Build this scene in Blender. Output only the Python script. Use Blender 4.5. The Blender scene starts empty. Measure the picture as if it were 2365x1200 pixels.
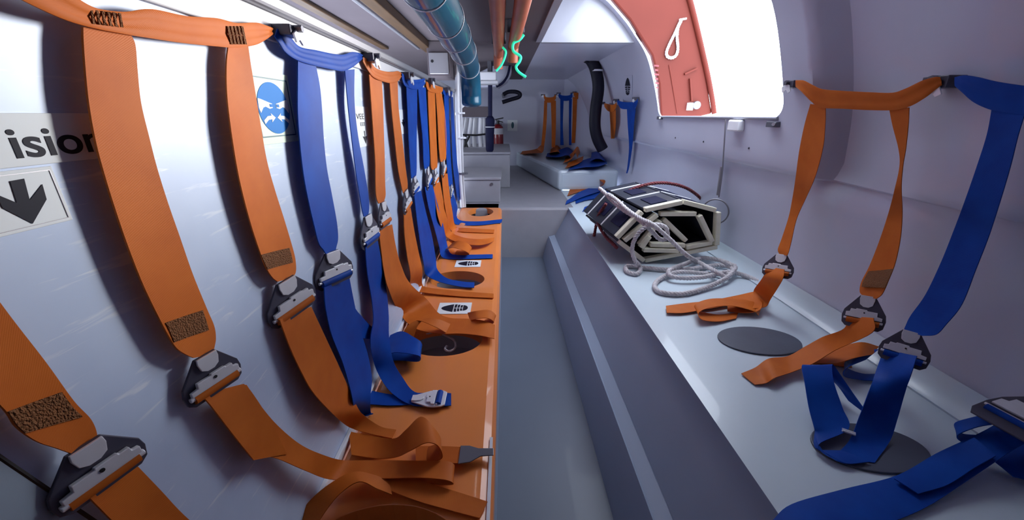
import bpy, bmesh, math, random
from mathutils import Vector, Matrix
random.seed(7)
SC = bpy.context.scene
COL = SC.collection
V = Vector

# ---------------------------------------------------------------- camera
F_PX = 897.0                                   # focal length for a 2365 px wide frame
PITCH = math.atan(335 / 897); YAW = math.atan(17.5 / 957); EYE = V((0, 0, 1.28))
cam_d = bpy.data.cameras.new('camera'); cam = bpy.data.objects.new('camera', cam_d); COL.objects.link(cam)
cam_d.sensor_width = 36; cam_d.lens = 36 * F_PX / 2365; cam_d.clip_start = .02
cam.location = EYE; cam.rotation_euler = (math.pi / 2 - PITCH, 0, -YAW)
SC.camera = cam
# ---------------------------------------------------------------- world, sun, exposure
W = bpy.data.worlds.new('overcast_sky'); SC.world = W; W.use_nodes = True
bg = W.node_tree.nodes['Background']; bg.inputs[0].default_value = (.80, .88, 1, 1); bg.inputs[1].default_value = 8.5
sun_d = bpy.data.lights.new('sun', 'SUN'); sun = bpy.data.objects.new('sun', sun_d); COL.objects.link(sun)
sun_d.energy = 5; sun_d.angle = math.radians(14); sun_d.color = (1, .97, .93)
sun.rotation_euler = V((-2.0, -1.85, -.16)).to_track_quat('-Z', 'Y').to_euler()
por_d = bpy.data.lights.new('hatch_portal', 'AREA'); por = bpy.data.objects.new('hatch_portal', por_d); COL.objects.link(por)
por_d.shape = 'RECTANGLE'; por_d.size = 1.5; por_d.size_y = 1.0; por_d.cycles.is_portal = True
por.location = (1.3, 2.5, 1.72); por.rotation_euler = V((-1, 0, -.0)).to_track_quat('-Z', 'Y').to_euler()
por2 = por.copy(); por2.data = por_d.copy(); por2.name = 'added_opening_portal'; COL.objects.link(por2)  # portal for an added, unseen opening in the outer hull
por2.data.size = 1.2; por2.data.size_y = .55
por2.location = (-2.09, 4.8, 1.225); por2.rotation_euler = V((1, 0, 0)).to_track_quat('-Z', 'Y').to_euler()
vs = SC.view_settings; vs.view_transform = 'Standard'; vs.look = 'None'; vs.gamma = 1; vs.use_curve_mapping = False
vs.exposure = 0.12
SC.cycles.max_bounces = 14; SC.cycles.diffuse_bounces = 8; SC.cycles.sample_clamp_indirect = 8

# ---------------------------------------------------------------- helpers
_R = V((math.cos(YAW), -math.sin(YAW), 0)); _Fh = V((math.sin(YAW), math.cos(YAW), 0))
_F = _Fh * math.cos(PITCH) - V((0, 0, math.sin(PITCH))); _U = _Fh * math.sin(PITCH) + V((0, 0, math.cos(PITCH)))
def at(u, v, ax, val):
    """the point of a wall / bench plane (axis ax = val) that was measured in the photograph at u, v"""
    d = _F + _R * ((u - 1182.5) / F_PX) + _U * ((600 - v) / F_PX)
    k = 'xyz'.index(ax)
    return EYE + d * ((val - EYE[k]) / d[k])
PW = -.424            # face of the partition wall on the left
BZ = .48              # top of both benches
def wl(u, v, off=.0): return at(u, v, 'x', PW + (off * .4 if off > .01 else off))
def bz(u, v, up=.0): return at(u, v, 'z', BZ + up)

def tag(o, label=None, cat=None, group=None, kind=None):
    if label: o['label'] = label
    if cat: o['category'] = cat
    if group: o['group'] = group
    if kind: o['kind'] = kind
    return o
def empty(name, loc, label=None, cat=None, group=None):
    o = bpy.data.objects.new(name, None); o.empty_display_size = .05; COL.objects.link(o)
    o.location = loc
    return tag(o, label, cat, group)
def finish(name, bm, m, parent=None, smooth=None, bevel=None):
    bmesh.ops.recalc_face_normals(bm, faces=bm.faces)
    me = bpy.data.meshes.new(name); bm.to_mesh(me); bm.free()
    me.materials.append(M[m])
    o = bpy.data.objects.new(name, me); COL.objects.link(o)
    if parent is not None: attach(o, parent)
    if smooth is not None:
        for p in me.polygons: p.use_smooth = True
        me.set_sharp_from_angle(angle=math.radians(smooth))
    if bevel:
        b = o.modifiers.new('bevel', 'BEVEL'); b.width = bevel; b.segments = 2; b.limit_method = 'ANGLE'; b.angle_limit = math.radians(35)
        b.harden_normals = False
    return o
def wpos(o):
    p = V((0, 0, 0))
    while o is not None:
        p += o.location; o = o.parent
    return p
def attach(o, parent):
    """geometry is given in world coordinates: shift it so the parent's place is kept"""
    o.parent = parent
    o.data.transform(Matrix.Translation(-wpos(parent)))
def box(bm, lo, hi):
    r = bmesh.ops.create_cube(bm, size=1)
    lo, hi = V(lo), V(hi)
    for v in r['verts']: v.co = V((lo[i] + (v.co[i] + .5) * (hi[i] - lo[i]) for i in range(3)))
    return r['verts']
def obox(bm, c, ax, ay, az):
    """box from centre and three half-extent vectors"""
    r = bmesh.ops.create_cube(bm, size=2)
    for v in r['verts']: v.co = c + ax * v.co.x + ay * v.co.y + az * v.co.z
def prism(bm, pts, d):
    """solid from a planar outline pushed along d"""
    a = [bm.verts.new(p) for p in pts]; b = [bm.verts.new(p + d) for p in pts]
    bm.faces.new(a); bm.faces.new(b[::-1]); n = len(pts)
    for i in range(n): bm.faces.new((a[i], b[i], b[(i + 1) % n], a[(i + 1) % n]))
def tess(pts, step=None, n=6):
    """Catmull-Rom through a list of points"""
    P = [pts[0] * 2 - pts[1]] + list(pts) + [pts[-1] * 2 - pts[-2]]; out = []
    for i in range(1, len(P) - 2):
        a, b, c, d = P[i - 1:i + 3]
        for k in range(n):
            t = k / n
            out.append(.5 * (2 * b + (c - a) * t + (2 * a - 5 * b + 4 * c - d) * t * t + (3 * b - a - 3 * c + d) * t ** 3))
    out.append(pts[-1].copy()); return out
def tube(bm, pts, r, seg=10, cap=True):
    """swept tube; r is a radius or a list of radii"""
    n = len(pts); rings = []; nrm = None
    for i, p in enumerate(pts):
        t = (pts[min(i + 1, n - 1)] - pts[max(i - 1, 0)]).normalized()
        if nrm is None: nrm = t.orthogonal().normalized()
        nrm = (nrm - t * nrm.dot(t)).normalized(); b = t.cross(nrm)
        rr = r[i] if isinstance(r, (list, tuple)) else r
        rings.append([bm.verts.new(p + (nrm * math.cos(2 * math.pi * k / seg) + b * math.sin(2 * math.pi * k / seg)) * rr) for k in range(seg)])
    for i in range(n - 1):
        for k in range(seg): bm.faces.new((rings[i][k], rings[i][(k + 1) % seg], rings[i + 1][(k + 1) % seg], rings[i + 1][k]))
    if cap: bm.faces.new(rings[0][::-1]); bm.faces.new(rings[-1])
def torus(bm, c, ax, ay, R, r, seg=24, s2=8):
    az = ax.cross(ay).normalized(); vs_ = []
    for i in range(seg):
        a = 2 * math.pi * i / seg; d = ax * math.cos(a) + ay * math.sin(a)
        vs_.append([bm.verts.new(c + d * R + (d * math.cos(2 * math.pi * k / s2) + az * math.sin(2 * math.pi * k / s2)) * r) for k in range(s2)])
    for i in range(seg):
        for k in range(s2): bm.faces.new((vs_[i][k], vs_[i][(k + 1) % s2], vs_[(i + 1) % seg][(k + 1) % s2], vs_[(i + 1) % seg][k]))
def disc_pts(c, ax, ay, n=40): return [c + ax * math.cos(2 * math.pi * i / n) + ay * math.sin(2 * math.pi * i / n) for i in range(n)]
def rope_bm(pts, r, strands=3, pitch=.05, seg=6):
    """laid rope: three helical strands"""
    bm = bmesh.new(); n = len(pts); acc = 0; fr = []; nrm = None
    for i, p in enumerate(pts):
        t = (pts[min(i + 1, n - 1)] - pts[max(i - 1, 0)]).normalized()
        if nrm is None: nrm = t.orthogonal().normalized()
        nrm = (nrm - t * nrm.dot(t)).normalized()
        if i: acc += (p - pts[i - 1]).length
        fr.append((p, nrm.copy(), t.cross(nrm), acc))
    for s in range(strands):
        q = []
        for p, a, b, l in fr:
            ph = 2 * math.pi * (l / pitch + s / strands); q.append(p + (a * math.cos(ph) + b * math.sin(ph)) * r * .5)
        tube(bm, q, r * .56, seg)
    return bm
def resample(pts, d):
    out = [pts[0]]; 
    for a, b in zip(pts, pts[1:]):
        L = (b - a).length; k = max(1, int(math.ceil(L / d)))
        for i in range(1, k + 1): out.append(a.lerp(b, i / k))
    return out
def strap(name, rows, m, parent, th=.0022, n=6, wrinkle=0.0):
    """woven belt from pairs of edge points, given thickness, UVs along its length"""
    A = tess([r[0] for r in rows], n=n); B = tess([r[1] for r in rows], n=n)
    bm = bmesh.new(); uv = bm.loops.layers.uv.new('UVMap'); K = 6; top = []; bot = []; ls = [0.0]; N = len(A)
    for i in range(N):
        if i: ls.append(ls[-1] + ((A[i] + B[i]) / 2 - (A[i - 1] + B[i - 1]) / 2).length)
        w = B[i] - A[i]; t = (A[min(i + 1, N - 1)] + B[min(i + 1, N - 1)] - A[max(i - 1, 0)] - B[max(i - 1, 0)])
        nn = w.cross(t)
        nn = nn.normalized() if nn.length > 1e-9 else V((1, 0, 0))
        r1 = []; r2 = []
        for k in range(K + 1):
            s = k / K; p = A[i] + w * s + nn * (.05 * w.length * math.sin(math.pi * s) * .35 + wrinkle * math.sin(3 * math.pi * s) * min(1, i / 8) )
            r1.append(bm.verts.new(p + nn * th * .5)); r2.append(bm.verts.new(p - nn * th * .5))
        top.append(r1); bot.append(r2)
    def q(vs_, uvs):
        f = bm.faces.new(vs_)
        for l, c in zip(f.loops, uvs): l[uv].uv = c
    for i in range(N - 1):
        for k in range(K):
            c = [(k / K, ls[i]), ((k + 1) / K, ls[i]), ((k + 1) / K, ls[i + 1]), (k / K, ls[i + 1])]
            q((top[i][k], top[i][k + 1], top[i + 1][k + 1], top[i + 1][k]), c)
            q((bot[i][k], bot[i + 1][k], bot[i + 1][k + 1], bot[i][k + 1]), [c[0], c[3], c[2], c[1]])
        for k, e in ((0, 0.), (K, 1.)):
            q((top[i][k], top[i + 1][k], bot[i + 1][k], bot[i][k]), [(e, ls[i]), (e, ls[i + 1]), (e, ls[i + 1]), (e, ls[i])])
    for i in (0, N - 1):
        for k in range(K): q((top[i][k], top[i][k + 1], bot[i][k + 1], bot[i][k]), [(k / K, ls[i])] * 4)
    return finish(name, bm, m, parent, smooth=50)
def wrows(rows, off=.05):
    out = []
    for r in rows:
        o1 = r[4] if len(r) > 4 else off; o2 = r[5] if len(r) > 5 else o1
        out.append((wl(r[0], r[1], o1), wl(r[2], r[3], o2)))
    return out
def brows(rows, up=.006):
    out = []
    for r in rows:
        o1 = r[4] if len(r) > 4 else up; o2 = r[5] if len(r) > 5 else o1
        out.append((bz(r[0], r[1], o1), bz(r[2], r[3], o2)))
    return out
def prows(rows):
    """rows (uL, vL, uR, vR, axis, value[, value of the right edge])"""
    return [(at(r[0], r[1], r[4], r[5]), at(r[2], r[3], r[4], r[6] if len(r) > 6 else r[5])) for r in rows]

def buckle(parent, top, bot, hw, nrm, steel='steel', plate='buckle_dark', belt=None):
    """triangular release buckle: dark plate, silver tongue, stepped slide bar with its roller"""
    a = bot - top; L = a.length; a = a / L; n = (nrm - a * nrm.dot(a)).normalized(); w = a.cross(n)
    if w.y < 0 and abs(w.y) > abs(w.x): w = -w
    if abs(w.x) >= abs(w.y) and w.x < 0: w = -w
    hw *= 1.22
    P = lambda x, y, z=0: top + w * (x * hw) + a * (y * L) + n * z
    bm = bmesh.new()
    prism(bm, [P(x, y) for x, y in ((-.36, 0), (.36, 0), (.98, .5), (1.04, .68), (.98, .9), (.78, 1), (-.78, 1), (-.98, .9), (-1.04, .68), (-.98, .5))], n * .004)
    pl = finish('buckle', bm, plate, parent, bevel=.0008)
    bm = bmesh.new()
    prism(bm, [P(x, y, .0045) for x, y in ((-.34, .0), (.34, .0), (.36, .12), (.3, .28), (.12, .35), (-.12, .35), (-.3, .28), (-.36, .12))], n * .003)
    finish('tongue', bm, steel, pl, bevel=.0006)
    bm = bmesh.new()
    prism(bm, [P(x, y, .005) for x, y in ((-.6, .46), (-.12, .46), (-.1, .43), (.4, .43), (.42, .46), (.66, .46), (.68, .55), (.86, .57), (.86, .7), (-.86, .7), (-.86, .6), (-.62, .58))], n * .005)
    tube(bm, [P(-.92, .76, .006), P(.92, .76, .006)], .0035, 8)
    finish('slide_bar', bm, steel, pl, bevel=.0008)
    bm = bmesh.new(); tube(bm, [P(.0, .53, .0098), P(.0, .53, .0108)], .0022, 10)
    finish('pin_hole', bm, 'black', pl)
    if belt:
        bm = bmesh.new(); tube(bm, [P(-.78, .80, .004), P(.78, .80, .004)], min(.009, L * .11), 12)
        finish('belt_fold', bm, belt, pl, smooth=40)
    return pl
def bracket(parent, c, out, along, s=.022):
    """bolted anchor: dark lug with a silver hook plate and a hex bolt"""
    up = V((0, 0, 1)); bm = bmesh.new()
    obox(bm, c + out * .012, along * s, up * s * .45, out * .027)
    br = finish('anchor', bm, 'buckle_dark', parent, bevel=.002)
    bm = bmesh.new()
    pts = [(-.9, -.3), (-.2, .1), (.5, -.1), (1.0, -.9), (.6, -1.1), (.1, -.7), (-.6, -1.0)]
    prism(bm, [c + out * .04 + along * x * s + up * y * s for x, y in pts], out * .004)
    finish('hook_plate', bm, 'steel', br, bevel=.0008)
    bm = bmesh.new(); tube(bm, [c + out * .03 + up * s * .2, c + out * .052 + up * s * .2], s * .3, 6)
    finish('bolt', bm, 'steel_dark', br)
    return br

# ---------------------------------------------------------------- materials
M = {}
def mat(name, col, rough=.5, metal=0., var=.08, scale=8., bump=0., bscale=60., spec=.5, col2=None, coat=0., detail=6, stretch=None, emit=None, sheen=0):
    m = bpy.data.materials.new(name); m.use_nodes = True; nt = m.node_tree; b = nt.nodes['Principled BSDF']
    b.inputs['Roughness'].default_value = rough; b.inputs['Metallic'].default_value = metal
    b.inputs['Specular IOR Level'].default_value = spec; b.inputs['Coat Weight'].default_value = coat
    if sheen: b.inputs['Sheen Weight'].default_value = sheen
    tc = nt.nodes.new('ShaderNodeTexCoord'); src = tc.outputs['Object']
    if stretch:
        mp = nt.nodes.new('ShaderNodeMapping'); mp.inputs['Scale'].default_value = stretch
        nt.links.new(src, mp.inputs['Vector']); src = mp.outputs[0]
    nz = nt.nodes.new('ShaderNodeTexNoise'); nz.inputs['Scale'].default_value = scale; nz.inputs['Detail'].default_value = detail
    nt.links.new(src, nz.inputs['Vector'])
    rp = nt.nodes.new('ShaderNodeValToRGB'); rp.color_ramp.elements[0].position = .3; rp.color_ramp.elements[1].position = .72
    c2 = col2 or tuple(c * (1 - var * 2) for c in col)
    rp.color_ramp.elements[0].color = (*c2, 1); rp.color_ramp.elements[1].color = (*col, 1)
    nt.links.new(nz.outputs['Fac'], rp.inputs[0]); nt.links.new(rp.outputs[0], b.inputs['Base Color'])
    if bump:
        n2 = nt.nodes.new('ShaderNodeTexNoise'); n2.inputs['Scale'].default_value = bscale; nt.links.new(tc.outputs['Object'], n2.inputs['Vector'])
        bp = nt.nodes.new('ShaderNodeBump'); bp.inputs['Strength'].default_value = bump; bp.inputs['Distance'].default_value = .01
        nt.links.new(n2.outputs['Fac'], bp.inputs['Height']); nt.links.new(bp.outputs[0], b.inputs['Normal'])
    if emit:
        b.inputs['Emission Color'].default_value = (*emit[0], 1); b.inputs['Emission Strength'].default_value = emit[1]
    M[name] = m; return m
def webbing(name, col, col2, rough=.55):
    m = mat(name, col, rough, var=.1, scale=14, col2=col2, spec=.16); nt = m.node_tree; b = nt.nodes['Principled BSDF']
    uv = nt.nodes.new('ShaderNodeUVMap'); uv.uv_map = 'UVMap'
    mp = nt.nodes.new('ShaderNodeMapping'); mp.inputs['Scale'].default_value = (9, 260, 1); nt.links.new(uv.outputs[0], mp.inputs[0])
    w = nt.nodes.new('ShaderNodeTexWave'); w.wave_type = 'BANDS'; w.bands_direction = 'DIAGONAL'; w.inputs['Scale'].default_value = 1.0; w.inputs['Distortion'].default_value = .4
    nt.links.new(mp.outputs[0], w.inputs[0])
    bp = nt.nodes.new('ShaderNodeBump'); bp.inputs['Strength'].default_value = .12; bp.inputs['Distance'].default_value = .001
    nt.links.new(w.outputs['Fac'], bp.inputs['Height']); nt.links.new(bp.outputs[0], b.inputs['Normal'])
    return m
webbing('orange_web', (.60, .150, .019), (.51, .115, .014))
webbing('blue_web', (.0025, .065, .38), (.002, .042, .29))
mat('thread', (.2, .075, .02), .8, var=.2, scale=260, bump=.8, bscale=420, col2=(.25, .085, .02))
mat('thread_blue', (.004, .03, .2), .8, var=.2, scale=260, bump=.8, bscale=420)
mat('steel', (.86, .86, .90), .32, .25, var=.05, scale=30)
mat('steel_dark', (.15, .15, .18), .35, .4, var=.1)
mat('buckle_dark', (.085, .08, .115), .38, .2, var=.1, scale=20)
mat('black', (.006, .006, .009), .5)
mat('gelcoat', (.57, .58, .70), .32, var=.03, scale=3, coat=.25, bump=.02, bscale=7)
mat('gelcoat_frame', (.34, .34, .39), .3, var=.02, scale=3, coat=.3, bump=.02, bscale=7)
mat('bench_white', (.60, .69, .76), .33, var=.025, scale=4, coat=.2, bump=.02, bscale=9)
mat('aisle_grey', (.12, .145, .20), .48, var=.05, scale=2.5, coat=.05, bump=.015, bscale=6)
mat('aisle_side', (.29, .35, .46), .4, var=.04, scale=2.5, coat=.1, bump=.015, bscale=6)
mat('orange_bench', (.86, .26, .055), .33, var=.04, scale=5, coat=.3, bump=.015, bscale=10)
mat('panel_grey', (.54, .63, .80), .42, .05, var=.09, scale=9, spec=.4, bump=.012, bscale=14, col2=(.46, .55, .73))
mat('panel_lower', (.30, .36, .43), .4, .1, var=.05, scale=9)
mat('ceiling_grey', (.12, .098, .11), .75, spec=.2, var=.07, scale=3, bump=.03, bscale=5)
mat('brown_wood', (.10, .05, .018), .5, var=.2, scale=6, stretch=(6, 1, 6))
mat('rail_grey', (.34, .33, .36), .35, .5, var=.03)
mat('red_door', (.115, .020, .013), .5, var=.05, scale=4, spec=.15)
mat('red_paint', (.2, .008, .014), .35, coat=.3)
mat('teal_tube', (.006, .10, .17), .3, var=.08, scale=6, coat=.3, col2=(.005, .075, .14))
mat('copper_orange', (.50, .13, .06), .4, var=.1, scale=10)
mat('navy', (.007, .008, .04), .7, spec=.2, var=.15, scale=20)
mat('hose_black', (.006, .006, .018), .55, spec=.25, var=.1)
mat('white_paint', (.78, .78, .82), .4, var=.02)
mat('off_white', (.58, .58, .62), .5, var=.05)
mat('hatch_cover', (.075, .085, .125), .5, var=.1, scale=10, bump=.03, bscale=120)
mat('locker_grey', (.30, .295, .33), .45, var=.05)
mat('sign_white', (.80, .84, .86), .6, spec=.2, var=.01)
mat('sign_glow', (.74, .88, .72), .6, spec=.2, var=.01)
mat('sign_black', (.012, .012, .025), .6, spec=.2)
mat('sign_blue', (.010, .19, .58), .6, spec=.2, var=.02)
mat('sign_teal', (.01, .10, .14), .45)
mat('rope_white', (.66, .62, .64), .8, var=.12, scale=40, bump=.3, bscale=300)
mat('rope_red', (.24, .05, .06), .8, var=.2, scale=40, bump=.3, bscale=300)
mat('ladder_cream', (.80, .76, .60), .6, var=.08, scale=20)
mat('ladder_black', (.022, .026, .045), .5, var=.2, scale=12)
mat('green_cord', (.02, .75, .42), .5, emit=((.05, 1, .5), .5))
mat('clear_hose', (.5, .5, .53), .25, var=.05)
# scuffs on the partition: bright thin scratches and cloudy wipe marks
def scuff(name):
    m = M[name]; nt = m.node_tree; b = nt.nodes['Principled BSDF']; lk = b.inputs['Base Color'].links[0]; base = lk.from_socket
    tc = nt.nodes.new('ShaderNodeTexCoord'); mp = nt.nodes.new('ShaderNodeMapping'); mp.inputs['Rotation'].default_value = (.7, 0, 0); mp.inputs['Scale'].default_value = (1, 2.5, 22)
    nt.links.new(tc.outputs['Object'], mp.inputs[0]); n = nt.nodes.new('ShaderNodeTexNoise'); n.inputs['Scale'].default_value = 4.5; n.inputs['Detail'].default_value = 8; n.inputs['Distortion'].default_value = .6
    nt.links.new(mp.outputs[0], n.inputs[0]); r = nt.nodes.new('ShaderNodeValToRGB'); r.color_ramp.elements[0].position = .60; r.color_ramp.elements[1].position = .70
    nt.links.new(n.outputs['Fac'], r.inputs[0]); mx = nt.nodes.new('ShaderNodeMix'); mx.data_type = 'RGBA'
    mu = nt.nodes.new('ShaderNodeMath'); mu.operation = 'MULTIPLY'; mu.inputs[1].default_value = .6; nt.links.new(r.outputs[0], mu.inputs[0])
    nt.links.new(mu.outputs[0], mx.inputs[0]); nt.links.new(base, mx.inputs[6]); mx.inputs[7].default_value = (.78, .82, .88, 1)
    nt.links.new(mx.outputs[2], b.inputs['Base Color'])
scuff('panel_grey')

# ================================================================ SETTING
Y0, Y1 = -1.4, 6.7
def struct(name, bm, m, **k): return tag(finish(name, bm, m, **k), kind='structure')
# aisle floor
bm = bmesh.new(); box(bm, (-.5, Y0, -.05), (.5, 3.5, 0)); struct('floor', bm, 'aisle_grey')
# raised platform beyond the aisle, at bench height
bm = bmesh.new(); box(bm, (-2.05, 3.5, -.05), (.66, Y1, BZ)); struct('trim_1', bm, 'locker_grey', bevel=.02)
# ceiling (low part) with the raised hood beside it
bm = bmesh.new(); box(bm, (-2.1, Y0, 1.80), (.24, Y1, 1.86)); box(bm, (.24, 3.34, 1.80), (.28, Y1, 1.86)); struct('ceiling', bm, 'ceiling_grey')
bm = bmesh.new(); box(bm, (.28, 3.34, 1.80), (1.3, Y1, 1.86)); struct('ceiling_far', bm, 'gelcoat')

# hull section on the right, x as a function of z
HX = [(.40, 1.27), (.48, 1.285), (.54, 1.31), (.7, 1.312), (.9, 1.29), (1.02, 1.268), (1.06, 1.235), (1.28, 1.205), (1.5, 1.14), (1.69, 1.06), (1.82, .96), (1.93, .86), (2.06, .70), (2.14, .5), (2.17, .26)]
def hx(z, y=2.5):
    for (z0, x0), (z1, x1) in zip(HX, HX[1:]):
        if z <= z1:
            x = x0 + (x1 - x0) * (z - z0) / (z1 - z0); break
    else: x = HX[-1][1]
    if z > .98 and z < 2.0:
        s = min(1, max(0, (1.60 - y) / .08)); s = s * s * (3 - 2 * s)
        x += .095 * s * (1 - .9 * min(1, max(0, (1.52 - y) / .4))) * min(1, (z - .98) / .1)
    return x
def loop_round(y0, y1, z0, z1, r, n=8):
    """rounded outline: r = radii at (y0 z0), (y1 z0), (y1 z1), (y0 z1)"""
    out = []
    for (cy, cz, rr, a0) in ((y0 + r[0], z0 + r[0], r[0], 180), (y1 - r[1], z0 + r[1], r[1], 270), (y1 - r[2], z1 - r[2], r[2], 0), (y0 + r[3], z1 - r[3], r[3], 90)):
        for k in range(n + 1):
            a = math.radians(a0 + 90 * k / n); out.append((cy + rr * math.cos(a), cz + rr * math.sin(a)))
    return out
def fine(H):
    P = tess([V((x, 0, z)) for z, x in H], n=4); return [(p.x, p.z) for p in P]
def hull():
    ys = [Y0 + .1 * i for i in range(int((1.4 - Y0) / .1))] + [1.4 + .025 * i for i in range(12)] + [1.7 + .1 * i for i in range(int((Y1 - 1.7) / .1) + 1)]
    sec = fine(HX); bm = bmesh.new(); rows = []
    for y in ys:
        rows.append(([bm.verts.new((x + (hx(z, y) - hx(z, 2.5)), y, z)) for x, z in sec], [bm.verts.new((x + .010 + (hx(z, y) - hx(z, 2.5)), y, z + .004)) for x, z in sec]))
    for (a, a2), (b, b2) in zip(rows, rows[1:]):
        for i in range(len(sec) - 1):
            bm.faces.new((a[i], a[i + 1], b[i + 1], b[i])); bm.faces.new((a2[i], b2[i], b2[i + 1], a2[i + 1]))
        bm.faces.new((a[0], b[0], b2[0], a2[0])); bm.faces.new((a[-1], a2[-1], b2[-1], b[-1]))
    for r, r2 in (rows[0], rows[-1]):
        for i in range(len(sec) - 1): bm.faces.new((r[i], r2[i], r2[i + 1], r[i + 1]))
    o = struct('wall_right', bm, 'gelcoat')
    cb = bmesh.new(); prism(cb, [V((.62, y, z)) for y, z in loop_round(1.77, 3.22, 1.272, 2.3, (.06, .05, .3, .2))], V((1.2, 0, 0)))
    c = finish('cutter', cb, 'gelcoat')
    md = o.modifiers.new('b', 'BOOLEAN'); md.object = c; md.operation = 'DIFFERENCE'; md.solver = 'EXACT'
    dg = bpy.context.evaluated_depsgraph_get(); me = bpy.data.meshes.new_from_object(o.evaluated_get(dg))
    o.modifiers.clear(); o.data = me
    bpy.data.objects.remove(c)
    for p in me.polygons: p.use_smooth = True
    me.set_sharp_from_angle(angle=math.radians(40))
    return o
hull()
# hood above the hatch: inner side, end face, roof
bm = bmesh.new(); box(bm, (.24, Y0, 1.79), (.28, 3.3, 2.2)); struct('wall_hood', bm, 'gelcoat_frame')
bm = bmesh.new()
sec = [(x, z) for x, z in fine(HX) if z > 1.79]
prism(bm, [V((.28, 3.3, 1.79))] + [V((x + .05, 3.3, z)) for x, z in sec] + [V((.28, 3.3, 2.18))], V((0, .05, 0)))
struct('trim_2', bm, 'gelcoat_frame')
# sill strip along the lower edge of the hatch opening
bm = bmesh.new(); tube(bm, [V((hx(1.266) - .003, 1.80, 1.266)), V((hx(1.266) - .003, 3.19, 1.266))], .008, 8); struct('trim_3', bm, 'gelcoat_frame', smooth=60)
# far wall, hull on the far side of the partition, wall behind the photographer
bm = bmesh.new(); box(bm, (-2.1, Y1, 0), (1.4, Y1 + .05, 1.9)); struct('wall_back', bm, 'gelcoat')
bm = bmesh.new()
for lo, hi in (((Y0, 0), (4.2, 1.86)), ((5.4, 0), (Y1, 1.86)), ((4.2, 0), (5.4, .95)), ((4.2, 1.5), (5.4, 1.86))): box(bm, (-2.12, lo[0], lo[1]), (-2.07, hi[0], hi[1]))  # gap added out of view to let daylight reach the far end
struct('wall_outer', bm, 'gelcoat')
bm = bmesh.new()
box(bm, (-2.1, Y0 - .05, -.05), (1.45, Y0, 2.2))
struct('wall_front', bm, 'ceiling_grey')  # unseen wall, given a dark colour to cut bounced light nearby
# far corner where the hull side turns into the end wall
bm = bmesh.new()
prism(bm, [V((.95, Y1, .4)), V((1.32, Y1, .4)), V((1.32, 5.6, .4))], V((0, 0, 1.4))); struct('trim_4', bm, 'gelcoat')
# partition wall on the left: two metal panels, rail on top
bm = bmesh.new(); box(bm, (PW - .03, Y0, .40), (PW, 3.42, 1.455))
wall_left = struct('wall_left', bm, 'panel_grey')
bm = bmesh.new()
pts = [wl(-320, 850, .001), wl(0, 1067, .001), wl(110, 1140, .001), wl(205, 1203, .001), wl(420, 1330, .001), wl(-200, 1900, .001)]
prism(bm, pts, V((.006, 0, 0))); o = finish('panel', bm, 'panel_lower', wall_left)
bm = bmesh.new(); tube(bm, [p + V((.005, 0, 0)) for p in pts[:5]], .0022, 6); o = finish('seal', bm, 'black', wall_left)
bm = bmesh.new(); box(bm, (PW - .04, Y0, 1.452), (PW + .022, 3.5, 1.478))
rail = struct('trim_5', bm, 'rail_grey', bevel=.006)
bm = bmesh.new(); box(bm, (PW - .004, Y0, 1.405), (PW + .006, 3.46, 1.452)); finish('rail_flange', bm, 'off_white', rail, bevel=.002)
bm = bmesh.new(); box(bm, (PW, Y0, .465), (PW + .012, 3.45, .492)); struct('baseboard_left', bm, 'white_paint', bevel=.003)
# ceiling battens and mouldings above the partition
for i, (x, w, h, m) in enumerate(((-.97, .03, .02, 'brown_wood'), (-.60, .035, .05, 'brown_wood'), (-.70, .012, .02, 'rail_grey'))):
    bm = bmesh.new(); box(bm, (x - w, -1.0, 1.80 - h), (x + w, 3.6, 1.80)); struct('trim_%d' % (6 + i), bm, m, bevel=.006)

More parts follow.
